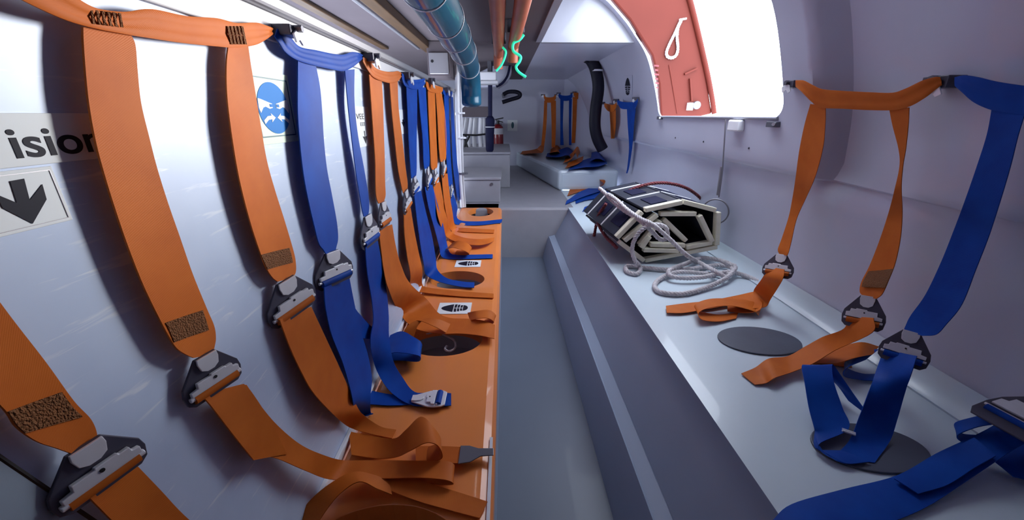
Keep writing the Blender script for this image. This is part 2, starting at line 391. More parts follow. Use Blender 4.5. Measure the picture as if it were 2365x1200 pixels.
# ================================================================ ORANGE BENCH
def ell(c, rx, ry, n=40): return [(c[0] + rx * math.cos(2 * math.pi * i / n), c[1] + ry * math.sin(2 * math.pi * i / n)) for i in range(n)]
holes = [((-.25, .50), .165, .115), ((-.235, 1.285), .145, .11), ((-.25, 1.86), .14, .115), ((-.215, 3.36), .11, .16)]
def orange_bench():
    root = empty('bench', (-.22, 1.1, 0), 'long orange moulded bench with round openings along the left wall', 'bench')
    bm = bmesh.new()
    prof = [(-.41, .40), (-.41, .46), (-.404, .474), (-.39, BZ), (-.06, BZ), (-.04, .475), (-.03, .46), (-.03, .38), (-.07, .38), (-.07, .43), (-.37, .43), (-.37, .40)]
    prism(bm, [V((x, -1.2, z)) for x, z in prof], V((0, 3.69 + 1.2, 0)))
    o = finish('seat_top', bm, 'orange_bench', root)
    cb = bmesh.new()
    for c, rx, ry in holes: prism(cb, [V((x, y, .35)) for x, y in ell(c, rx, ry)], V((0, 0, .2)))
    c = finish('cutter', cb, 'orange_bench', root)
    md = o.modifiers.new('b', 'BOOLEAN'); md.object = c; md.operation = 'DIFFERENCE'; md.solver = 'EXACT'
    dg = bpy.context.evaluated_depsgraph_get(); me = bpy.data.meshes.new_from_object(o.evaluated_get(dg)); o.modifiers.clear(); o.data = me
    bpy.data.objects.remove(c)
    b = o.modifiers.new('bevel', 'BEVEL'); b.width = .004; b.segments = 2; b.limit_method = 'ANGLE'; b.angle_limit = math.radians(50)
    bm = bmesh.new(); box(bm, (-.068, -1.2, .0), (-.034, 3.49, .379)); finish('front_panel', bm, 'aisle_side', root)
    # well below each opening
    for (c, rx, ry), m in zip(holes, ('black', 'panel_lower', 'locker_grey', 'black')):
        bm = bmesh.new(); n = 40; t = ell(c, rx + .004, ry + .004); bvs = ell(c, rx + .004, ry + .004)
        d = .10 if m == 'black' else .06
        va = [bm.verts.new((x, y, .432)) for x, y in t]; vb = [bm.verts.new((x, y, .432 - d)) for x, y in bvs]
        for i in range(n): bm.faces.new((va[i], va[(i + 1) % n], vb[(i + 1) % n], vb[i]))
        bm.faces.new(vb)
        finish('well', bm, m, root, smooth=50)
    bm = bmesh.new(); box(bm, (-.044, .2, .4795), (-.036, .80, .4815)); finish('edge_strip', bm, 'white_paint', root)
    return root
orange = orange_bench()

cp = [bz(u, v, -.03) for u, v in ((955, 772), (985, 770), (1010, 766), (1030, 775), (1048, 785), (1052, 800), (1040, 810), (1028, 806), (1032, 798))]
o = finish('thin_cord', rope_bm(resample(tess(cp), .01), .0045, 3, .02), 'rope_white', None, smooth=70)
tag(o, 'thin white cord lying in the open hole of the orange bench', 'cord')
# footprint mark: sole, tread bars and heel as flat print
def footprint(parent, c, ax, ay, up):
    P = lambda x, y: c + ax * x + ay * y
    n = 12
    def blob(x0, x1, h0, h1):
        t = [(x0 + (x1 - x0) * i / n) for i in range(n + 1)]
        return t
    bm = bmesh.new()
    toe = [P(-1 + .9 * (1 - math.cos(math.pi * i / 10)) / 2, .42 * math.sin(math.pi * i / 20) + .0) for i in range(11)]
    toe2 = [P(-1 + .9 * (1 - math.cos(math.pi * i / 10)) / 2, -.42 * math.sin(math.pi * i / 20)) for i in range(10, 0, -1)]
    prism(bm, toe + toe2, up)
    for x0, x1, h in ((-.04, .14, .40), (.2, .36, .36), (.42, .58, .30)):
        for s in (-1, 1): prism(bm, [P(x0, s * .04), P(x1, s * .04), P(x1 + .03, s * h), P(x0 + .03, s * h)], up)
    heel = [P(.64 + .36 * math.sin(math.pi * i / 12), .30 * math.cos(math.pi * i / 12)) for i in range(13)]
    prism(bm, heel, up)
    finish('footprint', bm, 'sign_black', parent)
def step_sticker(c, ax, ay, up, label, scale=.82):
    root = empty('step_sign', c, label, 'sign', 'footprint signs')
    bm = bmesh.new(); prism(bm, [c + ax * x + ay * y for x, y in ((-1.25, -.62), (1.25, -.62), (1.25, .62), (-1.25, .62))], up * .0012)
    finish('plate', bm, 'sign_white', root)
    footprint(root, c + up * .0013, ax, ay, up * .0008)
ZU = V((0, 0, 1))
step_sticker(V((-.213, 2.083, BZ + .001)), V((.058, 0, 0)), V((0, .085, 0)), ZU, 'white sticker with black shoe print, flat on orange bench, far from camera')
step_sticker(V((-.225, 1.535, BZ + .001)), V((.058, 0, 0)), V((0, .085, 0)), ZU, 'white sticker with black shoe print half covered by orange straps')

# ================================================================ RIGHT BENCH AND AISLE SIDE
root = empty('bench', (.95, 1.4, 0), 'pale blue white moulded bench with round dark covers along the right hull', 'bench')
PR = [(.36, 0), (.405, .195), (.418, .208), (.462, .222), (.476, .236), (.585, .45), (.605, .472), (.632, BZ), (1.20, BZ), (1.255, .488), (1.29, .52), (1.305, .56)]
bm = bmesh.new(); ys = [Y0 + .02, 4.37]
P2 = tess([V((x, 0, z)) for x, z in PR], n=3)
prism(bm, [V((p.x, Y0 + .02, p.z)) for p in P2 if p.x > .575] + [V((1.27, Y0 + .02, .2)), V((.575, Y0 + .02, .2))], V((0, 4.37 - Y0, 0)))
finish('seat_top', bm, 'bench_white', root, smooth=35)
bm = bmesh.new()
prism(bm, [V((p.x, Y0 + .02, p.z)) for p in P2 if p.x < .59] + [V((.62, Y0 + .02, .42)), V((.62, Y0 + .02, 0))], V((0, 3.55 - Y0, 0)))
finish('footrest', bm, 'aisle_side', root, smooth=35)
for (cx, cy, rx, ry) in ((.955, 1.25, .150, .098), (.928, .748, .140, .080)):
    bm = bmesh.new(); prism(bm, [V((x, y, BZ + .0005)) for x, y in ell((cx, cy), rx, ry, 48)], V((0, 0, .006))); o = finish('hatch_cover', bm, 'hatch_cover', root, bevel=.002)
# block seat at the far end
root = empty('seat_block', (.9, 5.4, BZ), 'low white box seat at the far end piled with orange and blue straps', 'seat')
bm = bmesh.new(); prism(bm, [V((.60, 4.37, BZ)), V((1.27, 4.37, BZ)), V((1.27, 6.68, BZ)), V((.19, 6.68, BZ))], V((0, 0, .225))); finish('body', bm, 'bench_white', root, bevel=.03)
bm = bmesh.new(); box(bm, (.64, 4.366, .52), (1.24, 4.374, .66)); finish('front_panel', bm, 'bench_white', root, bevel=.003)
# storage boxes on the left at the far end
def storage(lo, hi, label, knob=True):
    root = empty('storage_box', ((lo[0] + hi[0]) / 2, (lo[1] + hi[1]) / 2, lo[2]), label, 'storage box', 'storage boxes at the far end')
    bm = bmesh.new(); box(bm, lo, (hi[0], hi[1], hi[2] - .03)); finish('body', bm, 'locker_grey', root, bevel=.01)
    bm = bmesh.new(); box(bm, (lo[0] - .01, lo[1] - .012, hi[2] - .028), (hi[0] + .01, hi[1], hi[2])); finish('lid', bm, 'locker_grey', root, bevel=.008)
    if knob:
        bm = bmesh.new(); tube(bm, [V((hi[0] - .08, lo[1] - .012, hi[2] - .065)), V((hi[0] - .08, lo[1] + .002, hi[2] - .065))], .014, 12); finish('latch', bm, 'steel_dark', root)
storage((-.46, 3.74, BZ), (-.045, 4.5, .725), 'grey locker box with round latch just behind the orange bench')
storage((-.62, 4.56, BZ), (.06, 5.9, .885), 'higher grey locker box behind the one with the latch', False)

# ================================================================ SIGNS ON THE PARTITION
def text_mesh(name, s, size, o, ax, ay, m, parent, bold=0.0, xs=1.0):
    cu = bpy.data.curves.new(name, 'FONT'); cu.body = s; cu.size = size; cu.extrude = .0003; cu.offset = bold
    t = bpy.data.objects.new(name, cu); COL.objects.link(t)
    dg = bpy.context.evaluated_depsgraph_get(); me = bpy.data.meshes.new_from_object(t.evaluated_get(dg)); bpy.data.objects.remove(t)
    az = ax.cross(ay)
    for v in me.vertices: v.co = o + ax * (v.co.x * xs) + ay * v.co.y + az * v.co.z
    me.materials.clear(); me.materials.append(M[m]); ob = bpy.data.objects.new(name, me); COL.objects.link(ob); attach(ob, parent); return ob
YU = V((0, 1, 0)); XU = V((1, 0, 0))
def plate_w(name, label, y0, y1, z0, z1, m='sign_white', t=.0016, group='signs on the left panel'):
    root = empty(name, (PW, (y0 + y1) / 2, (z0 + z1) / 2), label, 'sign', group)
    bm = bmesh.new(); box(bm, (PW + .0003, y0, z0), (PW + t, y1, z1)); finish('plate', bm, m, root, bevel=.0006); return root
def frame_w(parent, y0, y1, z0, z1, w, m, x=PW + .0018):
    bm = bmesh.new()
    for a, b, c, d in ((y0, y1, z0, z0 + w), (y0, y1, z1 - w, z1), (y0, y0 + w, z0 + w, z1 - w), (y1 - w, y1, z0 + w, z1 - w)): box(bm, (x, a, c), (x + .0004, b, d))
    finish('border', bm, m, parent)
SX = PW + .0018
s = plate_w('lettered_sign', 'white plate lettered ision behind the nearest hanging orange strap', .20, .445, 1.2375, 1.2815)
text_mesh('lettering', 'ision', .036, V((SX, .3515, 1.2450)), YU, ZU, 'sign_black', s, .0005, 1.25)
s = plate_w('arrow_sign', 'white plate with black arrow pointing down at far left', .22, .3775, 1.184, 1.2355)
frame_w(s, .224, .3745, 1.187, 1.2325, .0006, 'rail_grey')
bm = bmesh.new()
arrow = [(22, 418), (55, 412), (68, 462), (97, 425), (107, 460), (75, 516), (5, 480), (-10, 448), (38, 468)]
prism(bm, [wl(u, v, .0019) for u, v in arrow], V((.0004, 0, 0))); finish('arrow', bm, 'sign_black', s)
# seat-belt sign: pale plate, dark border, blue disc, two white hands closing a buckle
y0, y1, z0, z1 = .713, .842, 1.230, 1.352
s = plate_w('seat_belt_sign', 'pale green sign with blue disc and white hands fastening a buckle', y0, y1, z0, z1, 'sign_glow')
frame_w(s, y0 + .004, y1 - .008, z0 + .012, z1 - .010, .0022, 'sign_teal')
cy, cz = .773, 1.291; ry, rz = .051, .044
bm = bmesh.new(); prism(bm, disc_pts(V((SX, cy, cz)), YU * ry, ZU * rz, 48), V((.0005, 0, 0))); dsc = finish('disc', bm, 'sign_blue', s)
def gl(pts, m='sign_white', dx=.0006):
    bm = bmesh.new(); prism(bm, [V((SX + dx, cy + x * ry, cz + z * rz)) for x, z in pts], V((.0004, 0, 0))); finish('pictogram', bm, m, dsc)
for sg in (-1, 1):
    gl([(sg * x, z) for x, z in ((.93, .36), (.78, .34), (.30, .22), (.12, .18), (.12, .02), (.32, -.02), (.55, .06), (.70, .02), (.90, -.18), (.97, .02))])
    gl([(sg * x, z) for x, z in ((.06, -.36), (.34, -.18), (.30, -.28), (.55, -.30), (.82, -.46), (.78, -.60), (.52, -.44), (.30, -.42), (.34, -.54))])
    gl([(sg * x, z) for x, z in ((.14, .16), (.30, .16), (.30, .05), (.14, .05))], 'sign_blue', .0011)
# two small signs farther along the panel
s = plate_w('lettered_sign', 'small white plate with worn lettering above an arrow, between blue and orange straps', 1.176, 1.30, 1.190, 1.303)
text_mesh('lettering', 'VEE', .022, V((SX, 1.186, 1.268)), YU, ZU, 'sign_black', s, .0, 1.9)
text_mesh('lettering', 'EEE', .015, V((SX, 1.212, 1.249)), YU, ZU, 'sign_black', s, .0, 1.9)
bm = bmesh.new(); Q = lambda y, z: V((SX, y, z))
prism(bm, [Q(1.236, 1.235), Q(1.242, 1.235), Q(1.242, 1.218), Q(1.258, 1.220), Q(1.239, 1.198), Q(1.220, 1.220), Q(1.236, 1.218)], V((.0004, 0, 0))); finish('arrow', bm, 'sign_black', s)
s = plate_w('arrow_sign', 'small white plate with tiny arrow beside the far blue straps', 1.655, 1.79, 1.205, 1.30)
bm = bmesh.new(); prism(bm, [Q(1.715, 1.262), Q(1.735, 1.262), Q(1.735, 1.252), Q(1.752, 1.252), Q(1.725, 1.232), Q(1.698, 1.252), Q(1.715, 1.252)], V((.0004, 0, 0))); finish('arrow', bm, 'sign_black', s)

# ================================================================ HARNESSES ON THE PARTITION
HG = 'seat harnesses along the left panel'
def stitch(strap_obj, rows, m='thread'):
    strap('stitching', rows, m, strap_obj, th=.0012, n=4)
def stitch_rows(strap_obj, rows):
    for r in rows:
        A, B = wl(r[0], r[1], r[4]), wl(r[2], r[3], r[4]); d = (wl(r[0] + 5, r[1] + 1, r[4]) - A)
        strap('stitch_row', [(A, A + d), (A.lerp(B, .5), A.lerp(B, .5) + d), (B, B + d)], 'thread', strap_obj, th=.0012, n=2)
def left_buckle(h, tu, tv, bu, bv, hw, off, belt, tilt=.35):
    return buckle(h, wl(tu, tv, off), wl(bu, bv, off), hw, V((1, -tilt, 0)).normalized(), belt=belt)
# --- nearest orange harness
h = empty('seat_harness', wl(560, 60), 'large orange harness nearest the camera at left', 'harness', HG)
y = strap('yoke_strap', wrows([(95, -70, -60, -60, .09), (150, -25, 40, -5, .075), (197, 8, 140, 42, .065), (235, 22, 212, 64, .058), (290, 27, 288, 79, .055), (350, 21, 345, 88, .055), (430, 37, 420, 99, .052), (500, 42, 498, 107, .05), (545, 53, 545, 110, .05), (590, 52, 588, 104, .047), (612, 58, 612, 92, .044), (628, 64, 628, 80, .04)]), 'orange_web', h, wrinkle=.0012)
stitch_rows(y, [(208 + 13 * k, 22 + 1.5 * k, 214 + 13 * k, 55 + 1.5 * k, .066) for k in range(6)])
stitch_rows(y, [(524 + 8 * k, 60, 533 + 8 * k, 102, .0585) for k in range(5)])
a = strap('shoulder_strap', wrows([(190, 62, 300, 80, .046), (191, 100, 311, 105, .048), (197, 180, 316, 165), (205, 250, 324, 238), (220, 330, 343, 318), (240, 405, 361, 388), (265, 485, 386, 468), (295, 572, 414, 548), (330, 660, 444, 634), (368, 738, 476, 712), (388, 775, 493, 752), (406, 803, 497, 780), (428, 818, 494, 800), (446, 826, 490, 818)]), 'orange_web', h)
stitch(a, wrows([(382, 745, 468, 716, .0535), (392, 765, 475, 738, .0535), (402, 790, 482, 762, .0535)]))
left_buckle(h, 468, 818, 500, 905, .031, .052, 'orange_web')
strap('belt_tail', wrows([(462, 912, 562, 886, .05), (485, 935, 580, 905, .053), (535, 1000, 622, 970, .058), (585, 1062, 662, 1048, .062)]), 'orange_web', h)
strap('lap_strap', wrows([(492, 915, 568, 888, .046), (530, 975, 600, 935, .046), (590, 1040, 640, 982, .046), (650, 1062, 690, 1024, .06), (705, 1086, 735, 1046, .08)], ) + brows([(760, 1106, 790, 1062, .05), (830, 1106, 845, 1063, .035), (905, 1104, 908, 1063, .03), (975, 1103, 975, 1064, .034), (1030, 1108, 1034, 1065, .032), (1046, 1118, 1048, 1078, .02), (1010, 1118, 1012, 1085, .012), (960, 1108, 960, 1082, .008)]), 'orange_web', h)
strap('belt_tail', brows([(838, 1092, 876, 1068, .026), (880, 1122, 925, 1090, .02), (960, 1155, 1000, 1118, .014), (1040, 1178, 1070, 1140, .01), (1108, 1196, 1126, 1158, .008)]), 'orange_web', h)
strap('belt_tail', brows([(720, 1240, 690, 1200, .012), (745, 1190, 712, 1160, .03), (785, 1140, 760, 1118, .05), (830, 1112, 815, 1090, .055), (870, 1128, 862, 1096, .04), (905, 1142, 900, 1112, .02)]), 'orange_web', h)
a = strap('shoulder_strap', wrows([(526, 106, 572, 106, .044, .05), (522, 150, 578, 148, .044, .056), (523, 215, 588, 210, .044, .056), (531, 290, 600, 284), (545, 380, 615, 370), (560, 450, 633, 436), (582, 530, 657, 512), (606, 600, 677, 580), (616, 622, 682, 606), (628, 640, 682, 628), (640, 650, 674, 642)]), 'orange_web', h)
stitch(a, wrows([(603, 588, 668, 572, .0535), (610, 605, 673, 590, .0535), (618, 622, 676, 606, .0535)]))
left_buckle(h, 656, 645, 682, 728, .044, .052, 'orange_web')
strap('lap_strap', wrows([(645, 738, 718, 708, .05), (668, 800, 746, 768, .055), (694, 856, 775, 830, .065), (722, 905, 800, 885, .08), (765, 952, 825, 940, .09)]) + brows([(805, 985, 845, 962, .03), (850, 1000, 880, 985, .012), (905, 1012, 915, 992, .006)]), 'orange_web', h)
# standing loop of loose belt and its flat end with a steel tongue
strap('belt_tail', brows([(812, 1050, 806, 996, .010), (870, 1058, 868, 1008, .010), (915, 1055, 912, 1012, .03), (948, 1040, 938, 992, .065), (985, 1022, 972, 962, .085), (1012, 1030, 1000, 985, .075), (1020, 1058, 1018, 1018, .035), (985, 1066, 988, 1032, .012)]), 'orange_web', h)
strap('belt_tail', brows([(960, 1066, 960, 1030, .012), (1015, 1068, 1015, 1030, .014), (1062, 1070, 1066, 1032, .016)]), 'orange_web', h)
bm = bmesh.new(); prism(bm, [bz(u, v, .017) for u, v in ((1058, 1072), (1064, 1030), (1085, 1030), (1105, 1036), (1140, 1036), (1140, 1052), (1110, 1054), (1085, 1068))], V((0, 0, .003))); finish('belt_tongue', bm, 'steel_dark', h, bevel=.001)
bracket(h, wl(634, 72), XU, YU, .02)

# --- orange harness cut by the left edge of the frame
h = empty('seat_harness', wl(-200, 500), 'orange strap with big buckle in the lower left corner', 'harness', HG)
strap('yoke_strap', wrows([(-900, -420, -900, -250), (-700, -330, -700, -180), (-420, -200, -420, -90), (-180, -130, -180, -70, .06), (-60, -95, -60, -70, .07)]), 'orange_web', h)
a = strap('shoulder_strap', wrows([(-760, -240, -460, -190, .046), (-700, 60, -390, 80, .05), (-540, 330, -290, 290, .05), (-360, 560, -170, 470, .05), (-180, 760, -60, 620, .05), (-70, 870, 25, 735, .05), (8, 945, 105, 838, .05), (36, 985, 168, 925, .05), (82, 1018, 208, 968, .05), (128, 1034, 222, 1004, .05), (162, 1046, 214, 1024, .05)]), 'orange_web', h)
stitch(a, wrows([(18, 950, 142, 905, .0535), (36, 978, 166, 938, .0535), (58, 1000, 190, 962, .0535)]))
left_buckle(h, 188, 1026, 248, 1122, .030, .052, 'orange_web')
strap('lap_strap', wrows([(178, 1120, 312, 1072, .05), (228, 1172, 366, 1128, .052), (300, 1240, 440, 1204, .056), (420, 1330, 560, 1300, .06)]), 'orange_web', h)
# --- nearest blue harness
h = empty('seat_harness', wl(740, 120), 'dark blue harness beside the pale green seat belt sign', 'harness', HG)
strap('yoke_strap', wrows([(640, 66, 634, 84, .04), (655, 70, 645, 100, .045), (672, 88, 660, 122, .048), (692, 108, 688, 140, .05), (730, 116, 728, 152, .05), (768, 124, 766, 160, .05), (792, 126, 792, 164, .05), (812, 120, 812, 156, .048), (828, 122, 830, 142, .042), (836, 126, 836, 136, .04)]), 'blue_web', h, wrinkle=.002)
a = strap('shoulder_strap', wrows([(687, 136, 728, 148, .044), (687, 200, 738, 200), (687, 260, 743, 255), (692, 330, 747, 322), (700, 400, 754, 388), (711, 460, 765, 446), (726, 525, 777, 512), (736, 562, 780, 550), (746, 576, 776, 570), (752, 586, 774, 582)]), 'blue_web', h)
left_buckle(h, 764, 580, 775, 656, .048, .052, 'blue_web')
strap('lap_strap', wrows([(748, 664, 806, 640, .05), (752, 715, 816, 692, .055), (766, 775, 830, 755, .06), (790, 835, 848, 815, .075), (806, 890, 858, 870, .09), (815, 930, 855, 915, .1)]) + brows([(818, 958, 856, 950, .01), (838, 962, 862, 955, .005)]), 'blue_web', h)
strap('belt_tail', wrows([(775, 735, 812, 700, .048), (800, 762, 830, 725, .05), (835, 780, 860, 755, .06), (870, 782, 880, 752, .07)]), 'blue_web', h)
a = strap('shoulder_strap', wrows([(796, 162, 818, 160, .044), (803, 240, 818, 235), (812, 320, 826, 312), (822, 400, 840, 388), (832, 460, 850, 448), (836, 485, 852, 478), (840, 500, 850, 496)]), 'blue_web', h)
left_buckle(h, 846, 497, 856, 566, .05, .05, 'blue_web', 0.1)
strap('lap_strap', wrows([(843, 570, 872, 556, .05), (848, 630, 882, 612, .06), (858, 690, 892, 670, .07), (862, 740, 897, 725, .085), (855, 790, 898, 778, .1)]) + brows([(868, 850, 908, 832, .05), (898, 900, 930, 872, .016), (945, 933, 958, 905, .008), (1000, 938, 1002, 905, .007), (1042, 936, 1042, 908, .007)]), 'blue_web', h)
strap('belt_tail', brows([(845, 932, 858, 902, .006), (900, 936, 900, 910, .005), (950, 934, 952, 912, .004)]), 'blue_web', h)
bk = buckle(h, bz(952, 922, .012), bz(1030, 921, .012), .028, ZU, plate='steel', belt='blue_web')
strap('belt_loop', brows([(888, 832, 880, 785, .03), (905, 815, 925, 765, .055), (935, 815, 955, 778, .06), (968, 822, 972, 790, .05), (966, 834, 970, 802, .02), (930, 832, 930, 805, .008), (900, 832, 905, 805, .006)]), 'blue_web', h)
bracket(h, wl(838, 134), XU, YU, .026)

# --- second orange harness
h = empty('seat_harness', wl(880, 165), 'bright orange harness between the two arrow plates on the left panel', 'harness', HG)
strap('yoke_strap', wrows([(838, 132, 838, 142, .04), (852, 138, 848, 160, .046), (866, 156, 862, 178, .05), (885, 164, 884, 188, .05), (905, 166, 906, 192, .05), (918, 164, 920, 186, .048), (926, 168, 926, 178, .04)]), 'orange_web', h, wrinkle=.002)
strap('shoulder_strap', wrows([(852, 172, 881, 182, .044), (857, 240, 884, 238), (862, 310, 886, 306), (866, 370, 888, 366), (867, 430, 889, 424), (869, 455, 890, 450), (874, 470, 886, 466)]), 'orange_web', h)
left_buckle(h, 882, 466, 888, 524, .052, .05, 'orange_web', 0.)
strap('lap_strap', wrows([(874, 530, 905, 518, .05), (880, 580, 914, 570, .06), (886, 625, 926, 612, .075), (897, 668, 945, 652, .1)]) + brows([(922, 722, 985, 690, .04), (955, 756, 1012, 722, .02), (1010, 770, 1040, 734, .012), (1060, 770, 1080, 736, .02), (1105, 774, 1115, 740, .03), (1142, 782, 1143, 750, .02)]), 'orange_web', h)
strap('belt_loop', brows([(932, 785, 955, 780, .01), (935, 760, 965, 752, .045), (962, 740, 985, 735, .06), (1000, 752, 1015, 738, .05), (1030, 768, 1040, 748, .02)]), 'orange_web', h)
strap('belt_loop', brows([(1085, 740, 1080, 722, .02), (1105, 735, 1100, 718, .045), (1128, 735, 1130, 716, .045), (1140, 745, 1145, 730, .02), (1115, 752, 1120, 738, .008)]), 'orange_web', h)
strap('shoulder_strap', wrows([(899, 184, 918, 188, .046), (904, 250, 920, 248), (911, 320, 928, 316), (919, 390, 936, 384), (927, 430, 941, 424), (931, 446, 939, 442)]), 'orange_web', h)
left_buckle(h, 935, 440, 941, 486, .055, .05, 'orange_web', 0.)
strap('lap_strap', wrows([(932, 490, 948, 480, .05), (934, 540, 956, 530, .06), (940, 590, 966, 580, .08), (948, 635, 975, 622, .1)]) + brows([(948, 668, 975, 655, .02), (985, 676, 990, 664, .012), (1060, 684, 1062, 672, .006), (1140, 688, 1140, 678, .006)]), 'orange_web', h)
bracket(h, wl(927, 176), XU, YU, .03)
# --- second blue harness
h = empty('seat_harness', wl(955, 190), 'light blue harness right of the tiny arrow plate, ending beside an open bench hole', 'harness', HG)
strap('yoke_strap', wrows([(928, 168, 928, 180, .04), (938, 178, 935, 198, .048), (955, 184, 954, 206, .05), (970, 183, 971, 205, .05), (980, 181, 981, 194, .042)]), 'blue_web', h, wrinkle=.002)
strap('shoulder_strap', wrows([(938, 198, 963, 202), (941, 260, 963, 260), (944, 330, 962, 328), (948, 390, 962, 388), (950, 412, 960, 410)]), 'blue_web', h)
left_buckle(h, 955, 408, 959, 446, .055, .05, 'blue_web', 0.)
strap('lap_strap', wrows([(956, 448, 972, 440, .05), (962, 500, 984, 492, .06), (970, 560, 998, 548, .08), (978, 608, 1006, 596, .1)]) + brows([(985, 635, 1010, 622, .03), (1020, 652, 1032, 642, .016), (1065, 662, 1068, 650, .01), (1095, 664, 1096, 652, .012)]), 'blue_web', h)
strap('shoulder_strap', wrows([(965, 200, 983, 202), (970, 260, 986, 260), (976, 320, 989, 318), (978, 372, 992, 368), (980, 390, 990, 388)]), 'blue_web', h)
left_buckle(h, 986, 388, 991, 430, .06, .05, 'blue_web', 0.)
strap('lap_strap', wrows([(981, 432, 998, 426, .05), (990, 480, 1010, 470, .06), (1004, 530, 1024, 522, .08), (1014, 568, 1032, 562, .1)]) + brows([(1022, 594, 1040, 584, .01), (1060, 598, 1062, 588, .006), (1138, 596, 1138, 587, .006)]), 'blue_web', h)
bracket(h, wl(983, 188), XU, YU, .034)
# --- third orange harness
h = empty('seat_harness', wl(1003, 200), 'sunlit yellow orange harness farthest along the left panel', 'harness', HG)
strap('yoke_strap', wrows([(984, 188, 984, 198, .04), (992, 192, 990, 210, .048), (1005, 197, 1005, 215, .05), (1016, 200, 1016, 216, .048), (1022, 202, 1022, 210, .042)]), 'orange_web', h, wrinkle=.002)
strap('shoulder_strap', wrows([(988, 210, 1004, 213), (990, 270, 1006, 270), (993, 330, 1008, 328), (995, 380, 1010, 377), (998, 392, 1008, 390)]), 'orange_web', h)
left_buckle(h, 1003, 390, 1006, 424, .065, .05, 'orange_web', 0.)
strap('lap_strap', wrows([(1000, 426, 1016, 420, .05), (1006, 470, 1024, 464, .06), (1014, 510, 1032, 504, .09)]) + brows([(1030, 545, 1042, 535, .03), (1060, 560, 1070, 548, .02), (1100, 566, 1104, 552, .03), (1128, 562, 1130, 550, .025), (1140, 556, 1142, 548, .01)]), 'orange_web', h)
strap('belt_loop', brows([(1030, 575, 1045, 560, .02), (1048, 572, 1058, 556, .06), (1075, 580, 1080, 562, .06), (1082, 588, 1088, 575, .02), (1050, 588, 1055, 578, .006)]), 'orange_web', h)
strap('shoulder_strap', wrows([(1006, 214, 1020, 216), (1010, 270, 1028, 268), (1013, 330, 1031, 326), (1016, 365, 1030, 362), (1018, 374, 1027, 372)]), 'orange_web', h)
left_buckle(h, 1023, 372, 1026, 402, .065, .05, 'orange_web', 0.)
strap('lap_strap', wrows([(1020, 404, 1033, 400, .05), (1024, 450, 1038, 445, .06), (1030, 490, 1044, 485, .09)]) + brows([(1040, 530, 1052, 522, .01), (1070, 535, 1074, 526, .006), (1140, 538, 1142, 530, .006)]), 'orange_web', h)
bracket(h, wl(1023, 208), XU, YU, .036)
# --- third blue harness
h = empty('seat_harness', wl(1035, 215), 'small teal blue harness at the far end of the left panel beside white poles', 'harness', HG)
strap('yoke_strap', wrows([(1023, 206, 1023, 214, .04), (1030, 212, 1030, 226, .048), (1040, 212, 1041, 225, .046), (1044, 210, 1045, 216, .04)]), 'blue_web', h)
strap('shoulder_strap', wrows([(1026, 222, 1036, 224), (1028, 300, 1038, 300), (1032, 380, 1042, 380), (1036, 430, 1046, 428)]), 'blue_web', h)
left_buckle(h, 1041, 428, 1043, 452, .06, .05, 'blue_web', 0.)
strap('lap_strap', wrows([(1037, 454, 1048, 450, .05), (1044, 480, 1056, 476, .08)]) + brows([(1050, 516, 1058, 506, .01), (1100, 520, 1102, 511, .006), (1158, 514, 1160, 506, .006)]), 'blue_web', h)
strap('shoulder_strap', wrows([(1040, 222, 1046, 224), (1043, 300, 1050, 300), (1046, 380, 1056, 378), (1052, 430, 1064, 426), (1058, 464, 1070, 460)]), 'blue_web', h)

# ================================================================ HATCH DOOR, CABLE
h = empty('hatch_door', (1.25, 3.27, 1.27), 'red hatch door swung open outside the bright hatch opening', 'door')
def ydoor(u, v): return at(u, v, 'y', 3.27)
bm = bmesh.new()
outl = [(1, (1.10, 1.22)), ]
pts = [V((1.26, 3.27, 1.20)), V((1.80, 3.27, 1.20))] + [ydoor(u, v) for u, v in ((1645, 262), (1640, 230), (1628, 150), (1612, 70), (1590, -10), (1560, -90))] + [V((1.0, 3.27, 2.6)), V((.75, 3.27, 2.5)), V((.72, 3.27, 2.12)), V((.93, 3.27, 1.93)), V((1.12, 3.27, 1.7)), V((1.20, 3.27, 1.5))]
del pts[1]
prism(bm, pts, V((0, .06, 0))); finish('panel', bm, 'red_door', h, bevel=.012)
bm = bmesh.new(); tube(bm, tess([ydoor(1648, 262) + V((0, -.01, 0)), ydoor(1642, 220) + V((0, -.01, 0)), ydoor(1628, 150) + V((0, -.01, 0)), ydoor(1592, 0) + V((0, -.01, 0)), ydoor(1560, -90) + V((0, -.01, 0))]), .02, 8); finish('rim', bm, 'red_door', h, smooth=60)
bm = bmesh.new(); tube(bm, tess([ydoor(1545, 150) , ydoor(1552, 190), ydoor(1564, 262)]), .006, 6); finish('rib', bm, 'red_door', h, smooth=60)
bm = bmesh.new()
obox(bm, (ydoor(1590, 200) + ydoor(1598, 215)) / 2 + V((0, -.008, 0)), V((.012, 0, -.05)) * 1.6, V((.004, 0, .001)) * 1.4, V((0, .012, 0)))
obox(bm, ydoor(1594, 165) + V((0, -.008, 0)), V((.045, 0, .02)), V((.003, 0, -.006)), V((0, .010, 0))); finish('recess_edge', bm, 'red_door', h, bevel=.002)
bm = bmesh.new(); obox(bm, ydoor(1592, 246) + V((0, -.01, 0)), V((.022, 0, 0)), V((0, 0, .028)), V((0, .012, 0))); la = finish('latch', bm, 'steel', h, bevel=.003)
bm = bmesh.new(); tube(bm, [ydoor(1606, 243) + V((0, -.03, 0)), ydoor(1606, 243) + V((0, .0, 0))], .03, 14); finish('latch_knob', bm, 'steel_dark', la, smooth=40)
lp = [ydoor(u, v) + V((0, -.012, 0)) for u, v in ((1572, 46), (1565, 60), (1556, 80), (1546, 100), (1538, 120), (1540, 131), (1550, 134), (1560, 128), (1564, 112), (1562, 88), (1564, 66), (1572, 48))]
